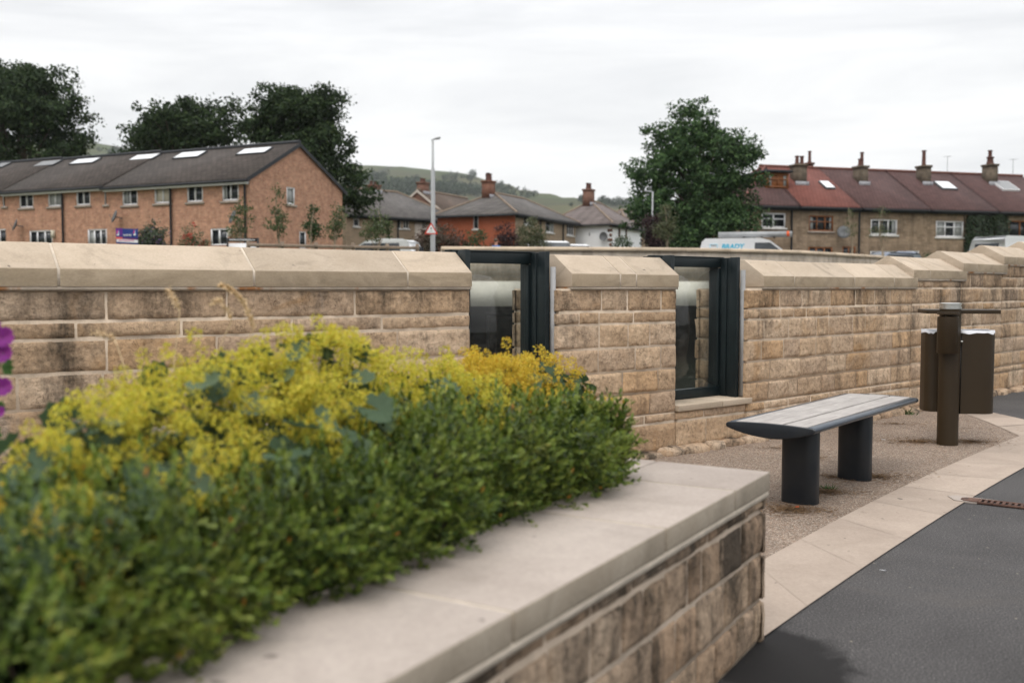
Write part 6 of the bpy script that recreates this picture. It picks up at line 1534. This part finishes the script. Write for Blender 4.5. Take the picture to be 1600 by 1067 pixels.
M['vanblue'] = simple('van_lettering_blue', (.05, .40, .58), .4, .05); M['vanpale'] = simple('van_pale_blue', (.42, .62, .72), .4, .05)
tz = Hv * .765; yy = -.95 * (1 - .17 * ((tz + .09 - Hv * .56) / (Hv * .44)) ** 1.2) - .012
text_mesh('lettering', 'BRADY', .30, M['vanblue'], vr, Matrix.Translation((1.02, yy, tz)) @ Matrix.Rotation(R(84), 4, 'X') @ Matrix.Diagonal((1.02, 1, 1, 1)))
mb = MB(); X0, X1 = .50, .86; Z0, Z1 = tz - .14, tz + .22
for (a, b, c, d) in ((X0, X1, Z1 - .04, Z1), (X0, X0 + .04, Z0, Z1 - .041), (X1 - .04, X1, Z0, Z1 - .041)): mb.b2((a, yy - .02, c), (b, yy + .01, d))
mb.build('emblem_frame', M['vanpale'], vr)
mb = MB(); mb.b2((X0 + .06, yy - .022, Z0 - .02), (X0 + .19, yy + .01, Z0 + .17)); mb.b2((X0 + .23, yy - .022, Z0 - .02), (X1 - .06, yy + .01, Z0 + .08)); mb.build('emblem', M['signblack'], vr)
ldr = thing('roof_ladder', 'pale aluminium ladder strapped along the roof of the white van', 'ladder', (*(vb[:2] + hd_ * 1.0), 1.606 + Hv + .05), math.atan2(hd_[1], hd_[0]))
mb = MB(); 
for y in (-.55, -.50): mb.b2((-.15, y, .03), (3.1, y + .022, .26 if y < -.52 else .26))
for y in (-.2, .12): mb.b2((-.15, y, .03), (3.1, y + .03, .11))
mb.build('stiles', M['lightgrey'], ldr)
mb = MB()
for k in range(12): mb.tube([(k * .26, -.2, .07), (k * .26, .13, .07)], .014, 6); mb.b2((k * .26, -.552, .032), (k * .26 + .02, -.5505, .258))
mb.build('rungs', M['lightgrey'], ldr)
mb = MB(); mb.b2((2.86, -.556, .03), (2.98, -.5, .262)); mb.build('end_cap', M['orange'], ldr)
mb = MB()
for x in (.95, 1.75, 2.3): mb.b2((x, -.62, -.02), (x + .05, .62, .028))
mb.build('roof_bars', M['black'], ldr)
def park(px, py, d, head, L, W, label, paint, kind, name, cat, zg=ZG, mid=.4):
    hd = np.array(head) / np.linalg.norm(head); p = D(px, py, d); H = p[2] - zg; q = p[:2] - hd * L * mid
    return vehicle(name, label, cat, (*q, zg), hd, L, W, H, paint, kind)
park(598, 374.8, 44, (-.98, .2), 4.3, 1.8, 'white car with an orange light on top, parked behind the post and rail fence', M['whitepaint'], 'car', 'parked_car', 'car')
park(1388, 394, 54.5, (-.95, -.3), 4.3, 1.75, 'silver blue car whose roof just shows over the bridge parapet', M['silver'], 'car', 'parked_car', 'car')
park(1592, 371, 45, (.9, .42), 5.2, 1.95, 'white van at the photo edge above the stepped coping', M['whitepaint'], 'van', 'parked_van', 'van')
park(859, 377, 56, (.35, -.93), 5.0, 1.95, 'white van parked before the stone fronted house by the olive bush', M['whitepaint'], 'van', 'parked_van', 'van', mid=.5)
park(892, 382, 57, (.35, -.93), 4.8, 1.9, 'lower white van with a red light parked before the white house', M['whitepaint'], 'van', 'parked_van', 'van', mid=.5)
b = D(601.5 + 22, 373.5, 43.9); mb = MB(); mb.lathe([(.06, -.06), (.055, .03), (0, .05)], (0, 0, 0), 10)
p = D(272, 379, 40); p[2] = ZG; rr = np.random.default_rng(3); mb = MB(); mb.ball(p + np.array((0, 0, .62)), (.36, .3, .75), n=14, jig=.08, rng=rr); o = mb.build('garden_cover', simple('blue_plastic_cover', (.08, .22, .38), .5, .2, bump=.3, bscale=9), loc=p, smooth=True); 
tag(o, 'crumpled blue plastic cover between the grey green bush and the roses', 'cover')

# ------------------------------------------------------------------ the man on the bridge
pp = D(775, 400, 39.4); zt_ = D(775, 372, 39.4)[2]; SC = (zt_ - 1.604) / 1.77
man = thing('person', 'short haired man in a blue top walking behind the bridge parapet', 'person', (*pp[:2], 1.604), R(60))
me = bpy.data.meshes.new('body'); J = {}; vs, es, rs = [], [], []
def jn(n, p, r, par=None):
    J[n] = len(vs); vs.append(Vector(p) * SC); rs.append(r * SC)
    if par: es.append((J[par], J[n]))
jn('pelvis', (0, 0, .95), .125); jn('waist', (0, 0, 1.10), .118, 'pelvis'); jn('chest', (.01, 0, 1.30), .135, 'waist'); jn('neck0', (0, 0, 1.46), .07, 'chest'); jn('neck', (.01, 0, 1.53), .055, 'neck0'); jn('head', (.025, 0, 1.63), .088, 'neck'); jn('crown', (.015, 0, 1.71), .078, 'head')
for s, t_ in ((1, 'l'), (-1, 'r')):
    jn('sh' + t_, (0, s * .17, 1.42), .062, 'chest'); jn('el' + t_, (-.03 * s, s * .23, 1.15), .044, 'sh' + t_); jn('wr' + t_, (.10 + .06 * s, s * .23, .93), .030, 'el' + t_); jn('ha' + t_, (.14 + .06 * s, s * .225, .85), .032, 'wr' + t_)
    jn('hip' + t_, (0, s * .09, .90), .095, 'pelvis'); jn('kn' + t_, (.06 * s + .04, s * .095, .50), .06, 'hip' + t_); jn('an' + t_, (.14 * s - .03, s * .095, .09), .042, 'kn' + t_); jn('to' + t_, (.14 * s + .12, s * .11, .04), .035, 'an' + t_)
jn('nose', (.125, 0, 1.625), .016, 'head')
me.from_pydata(vs, es, []); bo = bpy.data.objects.new('body', me); C.objects.link(bo); bo.modifiers.new('skin', 'SKIN').use_smooth_shade = True
for i, r_ in enumerate(rs): me.skin_vertices[0].data[i].radius = (r_, r_)
me.skin_vertices[0].data[0].use_root = True
bo.modifiers.new('sub', 'SUBSURF').levels = 2; bpy.context.view_layer.update()
m2 = bpy.data.meshes.new_from_object(bo.evaluated_get(bpy.context.evaluated_depsgraph_get())); bpy.data.objects.remove(bo); m2.materials.clear()
for mt in (simple('skin', (.46, .24, .17), .6, .08), simple('blue_shirt', (.03, .14, .38), .8, .15), simple('dark_trousers', (.03, .035, .05), .85, .15)): m2.materials.append(mt)
for f in m2.polygons:
    c = f.center / SC; f.material_index = 2 if c.z < .97 and abs(c.y) < .2 and not (abs(c.y) > .17 and c.z > .75) else (1 if (.97 <= c.z < 1.475 and not (abs(c.y) > .17 and c.z < 1.12)) else 0)
bo = bpy.data.objects.new('body', m2); C.objects.link(bo); bo.parent = man
mb = MB(); mb.ball(np.array((-.012, 0, 1.685)) * SC, np.array((.098, .088, .085)) * SC, n=14, jig=.03, rng=rr); mb.build('hair', simple('brown_hair', (.09, .06, .04), .8, .2), man, smooth=True)
mb = MB()
for s in (-1, 1): mb.ball(np.array((.105, s * .032, 1.645)) * SC, .010 * SC, n=6)
mb.build('eyes', M['black'], man)

# ------------------------------------------------------------------ air, sky, sun
SUN_EL, SUN_ROT = R(60), R(205)
w = bpy.data.worlds.new("World"); scene.world = w; w.use_nodes = True; nt = w.node_tree; nt.nodes.clear(); t = NT(nt)
sky = t.n('ShaderNodeTexSky'); sky.sky_type = 'NISHITA'; sky.sun_disc = False; sky.sun_elevation = SUN_EL; sky.sun_rotation = SUN_ROT; sky.air_density = 1.5; sky.dust_density = 4.0
tc = t.n('ShaderNodeTexCoord').outputs['Generated']; mp = t.n('ShaderNodeMapping'); t.set(mp.inputs['Vector'], tc); mp.inputs['Scale'].default_value = (1.3, 1.3, 8)
sp = t.n('ShaderNodeSeparateXYZ', Vector=tc)
cl = t.ramp(t.noise(mp.outputs[0], 1.6, 7, .55, .5), [(.34, (7.5, 7.55, 7.7)), (.47, (8.9, 8.9, 9.0)), (.60, (10.3, 10.25, 10.2))])
hz = t.ramp(sp.outputs[2], [(.0, .95), (.22, .91), (.5, 1.30), (1.0, 1.85)])
c = t.mix(1.0, cl, hz, 'MULTIPLY')
for nd in nt.nodes:
    if nd.type == 'MIX': nd.clamp_result = False
c = t.mix(.90, sky.outputs[0], c)
bg = t.n('ShaderNodeBackground'); t.set(bg.inputs[0], c); bg.inputs[1].default_value = 0.1
o = t.n('ShaderNodeOutputWorld'); nt.links.new(bg.outputs[0], o.inputs[0])
sl_ = bpy.data.lights.new('sun', 'SUN'); sl_.energy = 0.9; sl_.angle = R(25); sl_.color = (1.0, .95, .88); so_ = bpy.data.objects.new('sun', sl_); C.objects.link(so_)
dv = Vector((math.sin(SUN_ROT) * math.cos(SUN_EL), math.cos(SUN_ROT) * math.cos(SUN_EL), math.sin(SUN_EL))); so_.rotation_euler = dv.to_track_quat('Z', 'Y').to_euler(); so_.location = dv * 60
HAZE = 0.00013
if HAZE:
    m, nt = new_mat('haze_air'); t = NT(nt); pv_ = t.n('ShaderNodeVolumePrincipled'); t.set(pv_.inputs['Color'], (.93, .97, 1.0)); pv_.inputs['Density'].default_value = HAZE
    oo = t.n('ShaderNodeOutputMaterial'); nt.links.new(pv_.outputs[0], oo.inputs['Volume'])
    mb = MB(); mb.b2((-3200, -3200, -4.2), (3200, 3200, 420)); o = mb.build('haze', m); o['kind'] = 'stuff'
vs_ = scene.view_settings; vs_.view_transform = 'Standard'; vs_.look = 'None'; vs_.exposure = 0.36; vs_.gamma = 1.0; vs_.use_curve_mapping = False
scene.cycles.max_bounces = 8; scene.cycles.transparent_max_bounces = 12; scene.cycles.volume_bounces = 0
